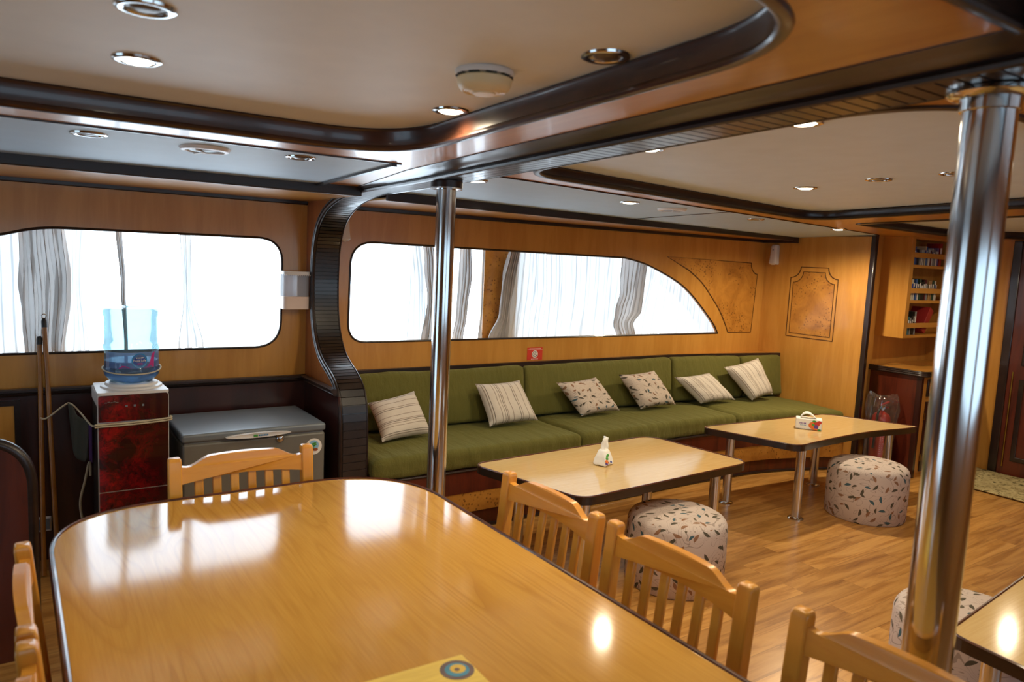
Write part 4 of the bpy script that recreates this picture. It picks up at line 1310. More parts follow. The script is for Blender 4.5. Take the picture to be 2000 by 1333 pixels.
# the back plane lies 0.20 behind each chair's origin
for x, y, rz, lab in ((1.335, 1.955, PI/2, 'pine chair on the pole side of the table, farthest from the viewer'),
                      (1.340, 1.370, PI/2, 'middle pine chair on the pole side, in front of a leaf-print stool'),
                      (1.345, 0.715, PI/2, 'nearest pine chair on the pole side, cut by the lower border'),
                      (0.205, 1.97, -PI/2, 'pine chair at the left border seen from its side'),
                      (0.205, 1.40, -PI/2, 'pine chair in the lower left corner, mostly out of view')):
    dup(ch, (x, y, 0), rz, lab)

yb = thing('painted_box', 'yellow painted wooden box with a ringed eye emblem on the table', 'box', (0.63, 1.18, 0.761), -0.03)
link('lid', MB().box((-0.19, -0.17, 0.028), (0.19, 0.17, 0.039)), 'yellow', yb, bevel=0.002)
link('body', MB().box((-0.185, -0.165, 0.0), (0.185, 0.165, 0.028)), 'yellow', yb)
em = MB()
for r_, z, mi in ((0.038, 0.0394, 0), (0.027, 0.0398, 1), (0.0175, 0.0402, 2), (0.006, 0.0406, 0)):
    s0 = len(em.f)
    c0 = (0.150, 0.118) if mi != 2 else (0.153, 0.120)
    em.prism([(c0[0]+r_*math.cos(2*PI*q/32), c0[1]+r_*math.sin(2*PI*q/32)) for q in range(32)], 0.0385, z)
    for f_ in range(s0, len(em.f)): em.mi[f_] = mi
link('eye_emblem', em, ['ring_brown', 'ring_blue', 'ring_yellow'], yb)

# ---------------------------------------------------------------- curtains
def curtain(edges, folds, amp, mat, label, group, y=None, seed=0, z0=1.092, z1=1.81, sway=0.0):
    """edges: (v, x_left, x_right) from the top (v=0) to the sill (v=1)"""
    nu, nv = max(24, folds*8), 26
    y = 4.512 if mat == 'bunch' else 4.566
    amp = min(amp, 0.021 if mat == 'bunch' else 0.013)
    mb = MB()
    w0 = max(e[2]-e[1] for e in edges)
    cloth = w0*(1+min(2.2, amp*folds*1.6/w0))
    P = {}
    for j in range(nv+1):
        v = j/nv
        for (va, la, ra), (vb, lb, rb) in zip(edges, edges[1:]):
            if va <= v <= vb+1e-9:
                k = (v-va)/(vb-va); k = k*k*(3-2*k)
                l_, r_ = la+(lb-la)*k, ra+(rb-ra)*k
                break
        for i in range(nu+1):
            u = i/nu
            ph = 2*PI*folds*u+seed+0.9*noise.noise(Vector((u*3, v*2.2, seed)))*3
            yy = y+amp*math.sin(ph)*(0.75+0.5*noise.noise(Vector((u*4, v*1.5, seed+3))))
            xx = l_+(r_-l_)*u+0.25*amp*math.sin(2*ph)+sway*math.sin(v*PI)*0.0
            zz = z1+(z0-z1)*v
            if v > 0.9: zz += 0.012*noise.noise(Vector((u*folds*2.0, 5, seed)))*(v-0.9)*10
            P[(i, j)] = mb.vert((xx, min(yy, 4.594), max(zz, 1.088)))
    for j in range(nv):
        for i in range(nu):
            q = [(i, j), (i+1, j), (i+1, j+1), (i, j+1)]
            mb.face([P[k] for k in q], [(a/nu*cloth, 1-b/nv) for a, b in q])
    return tag(link('window_curtain', mb, mat, smooth=180), label, 'curtain', group)
GC = 'striped voile curtains at the windows'
curtain([(0, -1.0, 0.05), (1, -1.0, 0.06)], 9, 0.014, 'sheer', 'pale spread voile at the left border of the left window', GC, seed=1)
curtain([(0, 0.03, 0.235), (0.45, 0.03, 0.265), (1, 0.05, 0.225)], 6, 0.022, 'bunch', 'grey gathered curtain behind the two broom sticks', GC, seed=2)
curtain([(0, 0.235, 0.33), (0.5, 0.245, 0.31), (1, 0.22, 0.34)], 2, 0.012, 'sheer', 'thin voile edge right of the grey gathered curtain', GC, seed=3)
curtain([(0, 0.468, 0.498), (0.5, 0.492, 0.512), (1, 0.505, 0.520)], 2, 0.012, 'bunch', 'narrow twist of curtain hanging above the water bottle', GC, seed=4)
curtain([(0, 0.80, 0.86), (0.6, 0.82, 0.86), (1, 0.79, 0.93)], 2, 0.012, 'sheer', 'faint voile fold in the middle of the left window', GC, seed=5)
curtain([(0, 2.235, 2.345), (0.5, 2.265, 2.39), (1, 2.25, 2.42)], 3, 0.012, 'sheer', 'pale voile left of the far pole', GC, seed=6)
curtain([(0, 2.325, 2.40), (0.25, 2.345, 2.43), (0.6, 2.375, 2.445), (1, 2.34, 2.46)], 4, 0.022, 'bunch', 'grey gathered curtain just left of the far pole', GC, seed=7)
curtain([(0, 2.63, 2.715), (0.35, 2.625, 2.735), (0.75, 2.615, 2.70), (1, 2.585, 2.675)], 4, 0.022, 'bunch', 'grey gathered curtain just right of the far pole', GC, seed=8)
curtain([(0, 2.815, 2.832), (0.5, 2.815, 2.828), (1, 2.80, 2.832)], 1, 0.010, 'bunch', 'very narrow curtain strip beside the burl window post', GC, seed=9)
curtain([(0, 3.045, 3.125), (0.45, 2.985, 3.085), (0.72, 2.975, 3.06), (1, 2.875, 3.055)], 5, 0.024, 'bunch', 'gathered curtain flaring at the sill over the burl window post', GC, seed=10)
curtain([(0, 3.10, 3.40), (0.5, 3.06, 3.42), (1, 3.03, 3.39)], 5, 0.014, 'sheer', 'spread voile right of the burl window post', GC, seed=11)
curtain([(0, 3.415, 4.20), (0.5, 3.435, 4.19), (1, 3.405, 4.17)], 9, 0.016, 'sheer', 'wide spread voile in the middle of the right window', GC, seed=12)
curtain([(0, 4.17, 4.47), (0.5, 4.165, 4.43), (0.7, 4.12, 4.42), (0.85, 4.11, 4.33), (1, 4.15, 4.36)], 7, 0.028, 'bunch', 'brown-grey gathered curtain near the curved end of the window', GC, seed=13)
curtain([(0, 4.44, 5.45), (1, 4.34, 5.45)], 10, 0.014, 'sheer', 'spread voile filling the curved end of the right window', GC, seed=14)
link('curtain_rod', MB().tube([(-1.2, 4.54, 1.825), (1.44, 4.54, 1.815)], 0.008), 'brass', w1, smooth=True)
link('curtain_rod', MB().tube([(1.69, 4.54, 1.825), (5.5, 4.54, 1.815)], 0.008), 'brass', w2, smooth=True)

# ---------------------------------------------------------------- water cooler corner
wc = thing('water_dispenser', 'white water cooler with a dark red flower-print front', 'water cooler', (0.475, 4.05, 0))
link('body', MB().box((-0.152, -0.130, 0.0), (0.152, 0.150, 0.90)), 'black_plastic', wc)
link('head', MB().box((-0.155, -0.140, 0.90), (0.155, 0.152, 0.965)), 'white_plastic', wc, bevel=0.006)
link('front_rim', MB().prism(roundpoly([(-0.155, 0.0), (0.155, 0.0), (0.155, 0.966), (-0.155, 0.966)], [0, 0, 0.016, 0.016], 5), -0.150, -0.128, lambda a, b, t: (a, t, b)), 'white_plastic', wc)
link('top_cover', MB().prism(roundpoly([(-0.157, -0.157), (0.157, -0.157), (0.150, 0.152), (-0.150, 0.152)], 0.02, 4), 0.962, 0.976), 'white_plastic', wc, bevel=0.004)
for z0, z1, nm in ((0.834, 0.961, 'control_panel'), (0.492, 0.829, 'front_panel'), (0.03, 0.486, 'door')):
    link(nm, MB().prism(roundpoly([(-0.1515, z0), (0.1515, z0), (0.1515, z1), (-0.1515, z1)], [0.004, 0.004, 0.012 if nm == 'control_panel' else 0.004, 0.012 if nm == 'control_panel' else 0.004], 4), -0.156, -0.145, lambda a, b, t: (a, t, b)), 'floral', wc)
for k in range(3):
    link('indicator', MB().box((-0.038+k*0.036, -0.1572, 0.902), (-0.028+k*0.036, -0.155, 0.912)), 'grey_lid', wc)
mb = MB()
for k in range(5): mb.box((-0.125+k*0.012, -0.1572, 0.926+0.003*(k % 2)), (-0.115+k*0.012, -0.155, 0.929+0.003*(k % 2)))
link('lettering', mb, 'grey_metal', wc)
link('bottle_seat', MB().lathe([(0.140, 0.975), (0.138, 0.984), (0.120, 0.988), (0.116, 0.999), (0.095, 1.002), (0.085, 0.985), (0.0001, 0.985)], 40, (0.01, 0.01, 0)), 'white_plastic', wc, smooth=40)

bt = thing('water_bottle', 'big pale blue water bottle standing upside down on the cooler', 'bottle', (0.487, 4.06, 0.99))
bp = [(0.035, 0.0), (0.075, 0.012), (0.100, 0.022), (0.121, 0.045), (0.1265, 0.066), (0.1265, 0.080), (0.122, 0.088), (0.121, 0.170), (0.1265, 0.180), (0.1265, 0.196), (0.121, 0.204), (0.120, 0.262), (0.121, 0.335), (0.1255, 0.345), (0.1255, 0.362), (0.120, 0.374), (0.090, 0.380), (0.055, 0.382), (0.045, 0.387), (0.0001, 0.387)]
link('shell', MB().lathe(bp, 48), 'bottle', bt, smooth=60)
wp = [(0.0001, 0.006), (0.033, 0.004), (0.073, 0.015), (0.098, 0.025), (0.119, 0.047), (0.1235, 0.066), (0.1235, 0.080), (0.119, 0.090), (0.1188, 0.120), (0.0001, 0.120)]
link('water', MB().lathe(wp, 48), 'water', bt, smooth=40)
RL = 0.1228
def oncyl(a, z, d): return ((RL+d)*math.sin(a/RL), -(RL+d)*math.cos(a/RL), z)
def cylpatch(poly, d0, d1): return MB().prism(poly, d0, d1, lambda a, b, t: oncyl(a, b, t))
lab = MB()
N_ = 40
for k in range(N_):
    a0, a1 = (-1.25+2.5*k/N_)*RL, (-1.25+2.5*(k+1)/N_)*RL
    lab.poly([oncyl(a0, 0.090, 0.0002), oncyl(a1, 0.090, 0.0002), oncyl(a1, 0.168, 0.0002), oncyl(a0, 0.168, 0.0002)])
lb = link('label', lab, 'label_film', bt, smooth=60)
sw = [(-0.062, 0.091), (0.0, 0.089), (0.045, 0.092), (0.068, 0.104), (0.078, 0.130), (0.085, 0.158), (0.094, 0.167), (0.108, 0.167), (0.098, 0.145), (0.094, 0.115), (0.092, 0.092), (0.10, 0.0885), (-0.05, 0.0885)]
s1 = [(0.040, 0.0895), (0.058, 0.098), (0.070, 0.115), (0.077, 0.138), (0.086, 0.160), (0.105, 0.168), (0.100, 0.150), (0.097, 0.125), (0.096, 0.092), (0.07, 0.0895)]
link('swoosh', cylpatch(s1, 0.0004, 0.0012), 'pink', lb)
s2 = [(-0.075, 0.0895), (-0.058, 0.104), (-0.042, 0.103), (-0.025, 0.094), (-0.01, 0.0895)]
link('swoosh', cylpatch(s2, 0.0004, 0.0012), 'pink', lb)
bd = cylpatch([(0.020+0.036*math.cos(2*PI*q/28), 0.128+0.036*math.sin(2*PI*q/28)) for q in range(28)], 0.0006, 0.0016)
link('badge', bd, 'badge_blue', lb)
bd2 = cylpatch([(0.020+0.028*math.cos(2*PI*q/24), 0.126+0.020*math.sin(2*PI*q/24)) for q in range(24)], 0.0012, 0.0022)
link('badge', bd2, 'navy', lb)
text_mesh('Pure Life', 0.0165, lambda x, y, z: oncyl(x+0.020, y+0.128, 0.0026+z), 'lettering', 'white_print', lb)
mb = MB()
for k in range(5): mb.prism([(0.004+k*0.007, 0.1395), (0.009+k*0.007, 0.1395), (0.009+k*0.007, 0.1445), (0.004+k*0.007, 0.1445)], 0.0014, 0.0024, lambda a, b, t: oncyl(a, b, t))
link('lettering', mb, 'white_print', lb)
mb = MB()
for k in range(3): mb.prism([(0.010+k*0.008, 0.110), (0.016+k*0.008, 0.110), (0.016+k*0.008, 0.116), (0.010+k*0.008, 0.116)], 0.0020, 0.0030, lambda a, b, t: oncyl(a, b, t))
link('lettering', mb, 'pink', lb)
# cord looped round the bottle
pts = []
for k in range(41):
    a = 2*PI*k/40
    pts.append((0.487+0.131*math.sin(a), 4.06-0.131*math.cos(a), 0.99+0.082-0.020*max(0, math.cos(a))**0.8 if math.cos(a) > 0 else 0.99+0.082))
tag(link('tie_cord', MB().tube(pts, 0.0035, 8, False), 'rope', smooth=True), 'cream cord looped around the lower part of the water bottle', 'cord')
# cord from the broom sticks to the cooler
cp = spline([(0.100, 4.27, 0.80), (0.128, 4.27, 0.795), (0.20, 4.30, 0.845), (0.232, 4.31, 0.855), (0.27, 4.24, 0.82), (0.305, 4.05, 0.79), (0.314, 3.90, 0.822), (0.322, 3.889, 0.824), (0.475, 3.886, 0.826), (0.628, 3.888, 0.834), (0.636, 3.90, 0.842)], 8)
mb = MB().tube(cp, 0.0045, 8)
mb.tube([(p.x, p.y-0.001, p.z-0.010) for p in cp[48:]], 0.004, 8)
tag(link('tie_cord', mb, 'rope', smooth=True), 'cream cord tied across the red cooler front to the broom sticks', 'cord')
tw = MB()
for i in range(15):
    for j in range(13):
        u, v = i/14, j/12
        top = Vector((0.222+0.080*u, 4.292-0.13*u, 0.858-0.085*u-0.010*math.sin(PI*u)))
        drop = (0.165+0.075*math.sin(PI*(0.2+0.75*u)))*v
        tw.vert((top.x+0.012*v*(1-u)+0.006*math.sin(u*9+v*2), top.y-0.008+0.010*math.sin(u*10+v*3), top.z+0.006-drop))
for i in range(14):
    for j in range(12):
        a = i*13+j
        tw.face((a, a+13, a+14, a+1))
tl = link('cleaning_cloth', tw, 'towel', smooth=180)
sd = tl.modifiers.new('thickness', 'SOLIDIFY'); sd.thickness = 0.006
tag(tl, 'dark grey-green cloth hanging over the cord beside the cooler', 'cloth')
tw2 = MB()
for i in range(5):
    for j in range(9):
        u, v = i/4, j/8
        tw2.vert((0.302+0.013*u, 4.140-0.012*u, 0.775-0.19*v+0.004*math.sin(u*5)))
for i in range(4):
    for j in range(8):
        a = i*9+j
        tw2.face((a, a+9, a+10, a+1))
pc = link('hem', tw2, 'purple', tl, smooth=180)
sd = pc.modifiers.new('thickness', 'SOLIDIFY'); sd.thickness = 0.004
tag(link('water_hose', MB().tube(spline([(0.309, 4.215, 0.49), (0.309, 4.215, 0.545), (0.303, 4.215, 0.556), (0.285, 4.21, 0.47), (0.262, 4.21, 0.36), (0.272, 4.22, 0.25), (0.29, 4.24, 0.14), (0.30, 4.26, 0.02), (0.305, 4.29, 0.008)], 6), 0.006, 8), 'rope', smooth=True), 'thin pale hose bowing out behind the left of the cooler', 'hose')

def broom(top, foot, label, ring):
    t = thing('broom_stick', label, 'broom', foot, 0, 'broom sticks by the window')
    d = Vector(top)-Vector(foot)
    link('pole', MB().tube([(0, 0, 0.004), d*0.5, d*0.972], 0.0118, 14), 'stick', t, smooth=50)
    c = link('cap', MB().tube([d*0.965, d*0.99, d], [0.0135, 0.0135, 0.009], 14), 'black_plastic', t, smooth=50)
    if ring:
        ring_pts = [d+Vector((0.011*math.cos(2*PI*k/16), 0, 0.012+0.011*math.sin(2*PI*k/16))) for k in range(17)]
        link('hanging_ring', MB().tube(ring_pts, 0.0022, 6, False), 'chrome', c, smooth=True)
broom((0.131, 4.40, 1.285), (0.160, 4.20, 0.0), 'taller broom stick with a hanging ring, leaning on the window sill', True)
broom((0.109, 4.395, 1.195), (0.098, 4.20, 0.0), 'shorter broom stick with a black cap, left of the taller one', False)

so = thing('wall_socket', 'pale double wall socket low on the dark dado behind the broom sticks', 'socket', (0.105, 4.42, 0.2))
link('plate', MB().box((-0.042, -0.012, -0.04), (0.038, 0, 0.04)), 'white_plastic', so, bevel=0.004)
link('switch', MB().box((-0.034, -0.018, -0.028), (-0.010, -0.012, 0.028)).box((0.004, -0.018, -0.028), (0.028, -0.012, 0.028)), 'grey_lid', so)

fz = thing('chest_freezer', 'dark grey chest freezer between the water cooler and the ribbed post', 'freezer', (1.05, 4.11, 0))
link('body', MB().box((-0.365, -0.255, 0.03), (0.368, 0.25, 0.695)), 'grey_metal', fz, bevel=0.012, seg=3)
link('base', MB().box((-0.35, -0.24, 0.0), (0.352, 0.235, 0.035)), 'black_plastic', fz)
link('gasket', MB().box((-0.355, -0.245, 0.694), (0.358, 0.245, 0.702)), 'grey_lid', fz)
def lidfn(p):
    return (p.x, p.y, p.z+(0.012*(1-(p.x/0.372)**2)*(1-(p.y/0.26)**2) if p.z > 0.73 else 0))
lm = MB().rbox((0.742, 0.516, 0.044), 0.014, (16, 12, 2), None).map(lambda p: lidfn(Vector((p.x+0.001, p.y, p.z+0.7235))))
link('lid', lm, 'grey_lid', fz, smooth=60)
hp = [(-0.168+0.336*k/30, 0.013*math.sin(PI*min(1, max(0, k/30)))**0.6) for k in range(31)]
hm = MB().prism([(a, 0.717+b) for a, b in hp]+[(a, 0.717-b*0.9) for a, b in reversed(hp[1:-1])], -0.284, -0.255, lambda a, b, t: (a+0.004, t+0.10*(a*a), b))
hd = link('handle', hm, 'white_plastic', fz, bevel=0.003)
em = MB()
s0 = len(em.f); em.box((-0.026, -0.2865, 0.711), (-0.006, -0.2835, 0.722))
for f_ in range(s0, len(em.f)): em.mi[f_] = 0
for k in range(6):
    s0 = len(em.f); em.box((0.0+k*0.0085, -0.2865, 0.7135), (0.0055+k*0.0085, -0.2835, 0.7205))
    for f_ in range(s0, len(em.f)): em.mi[f_] = 1
link('emblem', em, ['green_print', 'badge_blue'], hd)
link('lock', MB().lathe([(0.0001, 0.018), (0.012, 0.018), (0.021, 0.010), (0.024, 0.0)], 28).map(lambda p: (p.x+0.118, -0.255-p.z, p.y+0.683)), 'chrome', fz, smooth=50)
stk = thing('sticker', None, None); bpy.data.objects.remove(stk)
sk = link('sticker', disc(0.046, -0.2545, 32, (0.304, 0.617), 0.0018), 'white_print', fz)
link('sticker_print', disc(0.029, -0.256, 24, (0.304, 0.624), 0.001), 'sky_print', sk)
mb = MB()
for a, z, r_ in ((0.300, 0.632, 0.010), (0.311, 0.636, 0.008), (0.306, 0.622, 0.007), (0.314, 0.627, 0.007)):
    mb.prism([(a+r_*math.cos(2*PI*q/10), z+0.6*r_*math.sin(2*PI*q/10)) for q in range(10)], -0.2580, -0.2568, lambda a_, b_, t_: (a_, t_, b_))
mb.prism([(0.303, 0.604), (0.306, 0.604), (0.307, 0.625), (0.304, 0.625)], -0.2580, -0.2568, lambda a_, b_, t_: (a_, t_, b_))
link('sticker_print', mb, 'green_print', sk)
mb = MB()
for a in (0.293, 0.315):
    mb.prism([(a+0.013*math.cos(2*PI*q/12), 0.600+0.009*math.sin(2*PI*q/12)) for q in range(12)], -0.2580, -0.2570, lambda a_, b_, t_: (a_, t_, b_))
link('sticker_print', mb, 'skin_print', sk)

hb = thing('wall_dispenser', 'clear-fronted cream plastic holder on the wall beside the ribbed post', 'holder', (1.412, WY, 1.335))
link('tray', MB().prism(roundpoly([(-0.080, -0.105), (0.080, -0.105), (0.080, -0.001), (-0.080, -0.001)], [0.025, 0.025, 0, 0], 5), 0.0, 0.076), 'cream_shell' if 'cream_shell' in M else 'white_plastic', hb, bevel=0.004)
link('clear_front', MB().prism(roundpoly([(-0.077, -0.100), (0.077, -0.100), (0.077, -0.002), (-0.077, -0.002)], [0.022, 0.022, 0, 0], 5), 0.077, 0.206), 'clear_box', hb)
tp_ = MB().prism(roundpoly([(-0.082, -0.108), (0.082, -0.108), (0.082, -0.001), (-0.082, -0.001)], [0.025, 0.025, 0, 0], 5), 0.207, 0.226)
for k in range(14):
    x = -0.075+k*0.0115
    tp_.prism([(x-0.0055, 0.208), (x, 0.199), (x+0.0055, 0.208)], -0.1085, -0.1045, lambda a, b, t: (a, t, b))
link('lid', tp_, 'white_plastic', hb)
link('divider', MB().box((-0.002, -0.098, 0.078), (0.001, -0.003, 0.205)), 'white_plastic', hb)

def freshener(loc, rz, label):
    t = thing('air_freshener', label, 'dispenser', loc, rz, 'white wall dispensers')
    pr = MB()
    for k, (z, w, d) in enumerate([(0.0, 0.036, 0.05), (0.02, 0.040, 0.062), (0.06, 0.036, 0.052), (0.16, 0.034, 0.048), (0.185, 0.030, 0.040)]):
        pass
    rings = []
    for z, w, d in [(0.0, 0.034, 0.05), (0.012, 0.040, 0.060), (0.06, 0.036, 0.054), (0.165, 0.033, 0.050), (0.182, 0.026, 0.040)]:
        rings.append([pr.vert((a, b, z)) for a, b in roundpoly([(-w, -d), (w, -d), (w, -0.001), (-w, -0.001)], [0.02, 0.02, 0.003, 0.003], 4)])
    n = len(rings[0])
    for a, b in zip(rings, rings[1:]):
        for i in range(n): pr.face((a[i], a[(i+1) % n], b[(i+1) % n], b[i]))
    pr.face(rings[0]); pr.face(list(reversed(rings[-1])))
    link('case', pr, 'white_plastic', t, smooth=40)
    link('button', MB().box((-0.006, -0.054, 0.13), (0.006, -0.046, 0.142)), 'grey_lid', t)
    link('nozzle', MB().box((-0.010, -0.050, -0.006), (0.010, -0.02, 0.002)), 'cream_plastic', t)
freshener((XEND-0.001, 4.335, 1.755), PI/2*-1, 'white wall dispenser high in the corner above the sofa end')
freshener((1.722, WY-0.001, 1.76), 0, 'white wall dispenser half hidden behind the ribbed arch')

sg = thing('safety_sign', 'small red sign with a round no-smoking symbol above the sofa', 'sign', (3.271, WY, 0.987))
link('plate', MB().box((-0.071, -0.003, -0.048), (0.071, 0, 0.048)), 'sign_red', sg)
rg = MB().prism([(0.0275*math.cos(2*PI*q/28), -0.003+0.0275*math.sin(2*PI*q/28)) for q in range(28)], -0.0042, -0.003, lambda a, b, t: (a, t, b))
link('symbol', rg, 'white_print', sg)
rg = MB().prism([(0.022*math.cos(2*PI*q/28), -0.003+0.022*math.sin(2*PI*q/28)) for q in range(28)], -0.0048, -0.0041, lambda a, b, t: (a, t, b), [[(0.0185*math.cos(2*PI*q/28), -0.003+0.0185*math.sin(2*PI*q/28)) for q in range(28)]])
rg.prism([(-0.014, -0.018), (-0.010, -0.018), (0.004, 0.010), (0.001, 0.012)], -0.0048, -0.0041, lambda a, b, t: (a, t, b))
rg.prism([(0.0, -0.006), (0.013, -0.016), (0.015, -0.013), (0.002, -0.002)], -0.0048, -0.0041, lambda a, b, t: (a, t, b))
link('symbol', rg, 'black_print', sg)
mb = MB()
for k in range(11): mb.box((-0.052+k*0.0098, -0.0040, 0.037), (-0.0455+k*0.0098, -0.003, 0.0415))
mb.box((-0.070, -0.0040, 0.0305), (0.070, -0.003, 0.0320))
for k in range(7): mb.box((-0.034+k*0.0098, -0.0040, -0.0425), (-0.0275+k*0.0098, -0.003, -0.0385))
link('lettering', mb, 'white_print', sg)

# rounded mahogany partition at the left border
lp_ = thing('bar_partition', 'dark mahogany partition with a rounded moulded corner at the left border', 'partition', (-0.35, 3.40, 0))
pp = roundpoly([(-0.75, 0.0), (0.392, 0.0), (0.392, 0.905), (-0.75, 0.905)], [0, 0, 0.20, 0.05], 12)
link('panel', MB().prism(pp, -0.022, 0.022, lambda a, b, t: (a, t, b)), 'mahogany', lp_)
e3 = [(a, 0.0, b) for a, b in pp if b > 0.0005 or a > 0]
e3 = [(0.392, 0.0, 0.0)]+[q for q in e3 if q[2] > 0.001]
link('edge_moulding', MB().tube(e3, 0.025, 12), 'wenge', lp_, smooth=True)

# ---------------------------------------------------------------- alcove: cabinet, bookcase, extinguisher, rug
cb = thing('side_cabinet', 'mahogany-sided cabinet with a black-edged top under the bookcase', 'cabinet', (6.27, 3.05, 0))
link('side_panel', MB().box((0.0, 0.02, 0.0), (0.02, 0.449, 0.872)), 'mahogany', cb)
link('corner_post', MB().box((-0.004, -0.002, 0.0), (0.030, 0.040, 0.872)), 'mahogany_dark', cb)
link('face_frame', MB().prism([(0.03, 0.0), (0.92, 0.0), (0.92, 0.872), (0.03, 0.872)], 0.0, 0.02, lambda a, b, t: (a, t, b),
     [[(0.09, 0.05), (0.46, 0.05), (0.46, 0.655), (0.09, 0.655)], [(0.50, 0.05), (0.87, 0.05), (0.87, 0.655), (0.50, 0.655)]]), 'veneer', cb)
for k in range(2):
    dr = link('drawer', MB().prism([(0.085+k*0.41, 0.70), (0.465+k*0.41, 0.70), (0.465+k*0.41, 0.845), (0.085+k*0.41, 0.845)], -0.014, 0.0, lambda a, b, t: (a, t, b), [[(0.115+k*0.41, 0.73), (0.435+k*0.41, 0.73), (0.435+k*0.41, 0.815), (0.115+k*0.41, 0.815)]]), 'wenge', cb, bevel=0.004)
    link('drawer_panel', MB().box((0.115+k*0.41, -0.008, 0.73), (0.435+k*0.41, 0.0, 0.815)), 'veneer_x', dr)
    link('knob', MB().lathe([(0.0001, 0.022), (0.012, 0.018), (0.008, 0.006), (0.008, 0)], 16).map(lambda p: (p.x+0.275+k*0.41, -0.008-p.z, p.y+0.772)), 'brass', dr, smooth=50)
    dm = MB().prism([(0.09+k*0.41, 0.05), (0.46+k*0.41, 0.05), (0.46+k*0.41, 0.655), (0.09+k*0.41, 0.655)], -0.010, 0.012, lambda a, b, t: (a, t, b), [[(0.14+k*0.41, 0.10), (0.41+k*0.41, 0.10), (0.41+k*0.41, 0.605), (0.14+k*0.41, 0.605)]])
    for q in range(16):
        z = 0.105+q*0.0312
        dm.hexa([(0.14+k*0.41, -0.006, z), (0.41+k*0.41, -0.006, z), (0.41+k*0.41, 0.006, z+0.02), (0.14+k*0.41, 0.006, z+0.02)],
                [(0.14+k*0.41, -0.006, z+0.006), (0.41+k*0.41, -0.006, z+0.006), (0.41+k*0.41, 0.006, z+0.028), (0.14+k*0.41, 0.006, z+0.028)])
    dd = link('door', dm, 'mahogany_dark', cb)
    link('hinge', MB().box((0.082+k*0.41, -0.012, 0.14), (0.094+k*0.41, -0.008, 0.20)).box((0.082+k*0.41, -0.012, 0.50), (0.094+k*0.41, -0.008, 0.56)), 'brass', dd)
ct = roundpoly([(-0.03, -0.035), (0.928, -0.035), (0.928, 0.449), (-0.03, 0.449)], [0.06, 0, 0, 0], 8)
link('countertop', MB().prism(ct, 0.872, 0.918), 'veneer_x', cb)
mb = MB()
for z, r_ in ((0.882, 0.011), (0.897, 0.009), (0.911, 0.009)):
    mb.tube([(a, b, z) for a, b in [(-0.03, 0.449)]+[q for q in ct if not (q[0] > 0.9 and q[1] > 0) and q != (-0.03, 0.449)]], r_, 8)
link('edge_moulding', mb, 'wenge', cb, smooth=True)

bc = thing('bookcase', 'open wall bookcase with guard rails hung in the alcove', 'bookcase', (6.27, 3.25, 1.175))
link('side_panel', MB().box((0.0, 0.0, 0.0), (0.022, 0.249, 0.868)), 'veneer', bc)
link('side_panel', MB().box((0.898, 0.0, 0.0), (0.92, 0.249, 0.868)), 'veneer', bc)
link('stile', MB().box((0.022, 0.0, 0.0), (0.055, 0.014, 0.868)), 'veneer', bc)
link('back', MB().box((0.022, 0.24, 0.0), (0.898, 0.249, 0.868)), 'veneer', bc)
for z in (0.0, 0.301, 0.604):
    link('shelf', MB().box((0.022, 0.003, z), (0.898, 0.24, z+0.024)), 'veneer_x', bc)
    link('guard_rail', MB().box((0.055, 0.0, z+0.086), (0.898, 0.012, z+0.128)), 'veneer_x', bc)
link('top', MB().box((0.022, 0.003, 0.846), (0.898, 0.24, 0.868)), 'veneer_x', bc)

BC = [('navy', '25345E'), ('white', 'D8D4CC'), ('blue', '3C63A0'), ('maroon', '6E2430'), ('grey', '8C8C8A'), ('cream', 'CFC2A0'), ('dark green', '2C4A38'), ('black', '22211F'), ('teal', '3E7078'), ('red', 'A02A28'), ('tan', 'B08A5C'), ('lilac', '7A6CA0')]
bookm = {}
for nm, h in BC: bookm[nm] = plain('book cover '+nm, hx(h), 0.5)
proto_book = {}
ORD = 'first second third fourth fifth sixth seventh eighth ninth tenth eleventh twelfth thirteenth fourteenth fifteenth sixteenth seventeenth eighteenth nineteenth twentieth'.split()
def book(x, y, z, w, h, d, cname, label, group, lean=0.0):
    t = thing('book', label, 'book', (x, y, z), 0, group)
    t.rotation_euler = (0, lean, 0)
    cv = MB().box((0, 0, 0), (0.002, d, h)).box((w-0.002, 0, 0), (w, d, h)).box((0, 0, 0), (w, 0.002, h))
    link('cover', cv, bookm[cname], t)
    link('pages', MB().box((0.002, 0.002, 0.002), (w-0.002, d-0.004, h-0.003)), 'paper', t)
    if h > 0.13:
        link('title_band', MB().box((w*0.2, -0.0006, h*0.55), (w*0.8, 0.0, h*0.80)), 'white_print' if cname not in ('white', 'cream') else 'navy', t)
rb = random.Random(5)
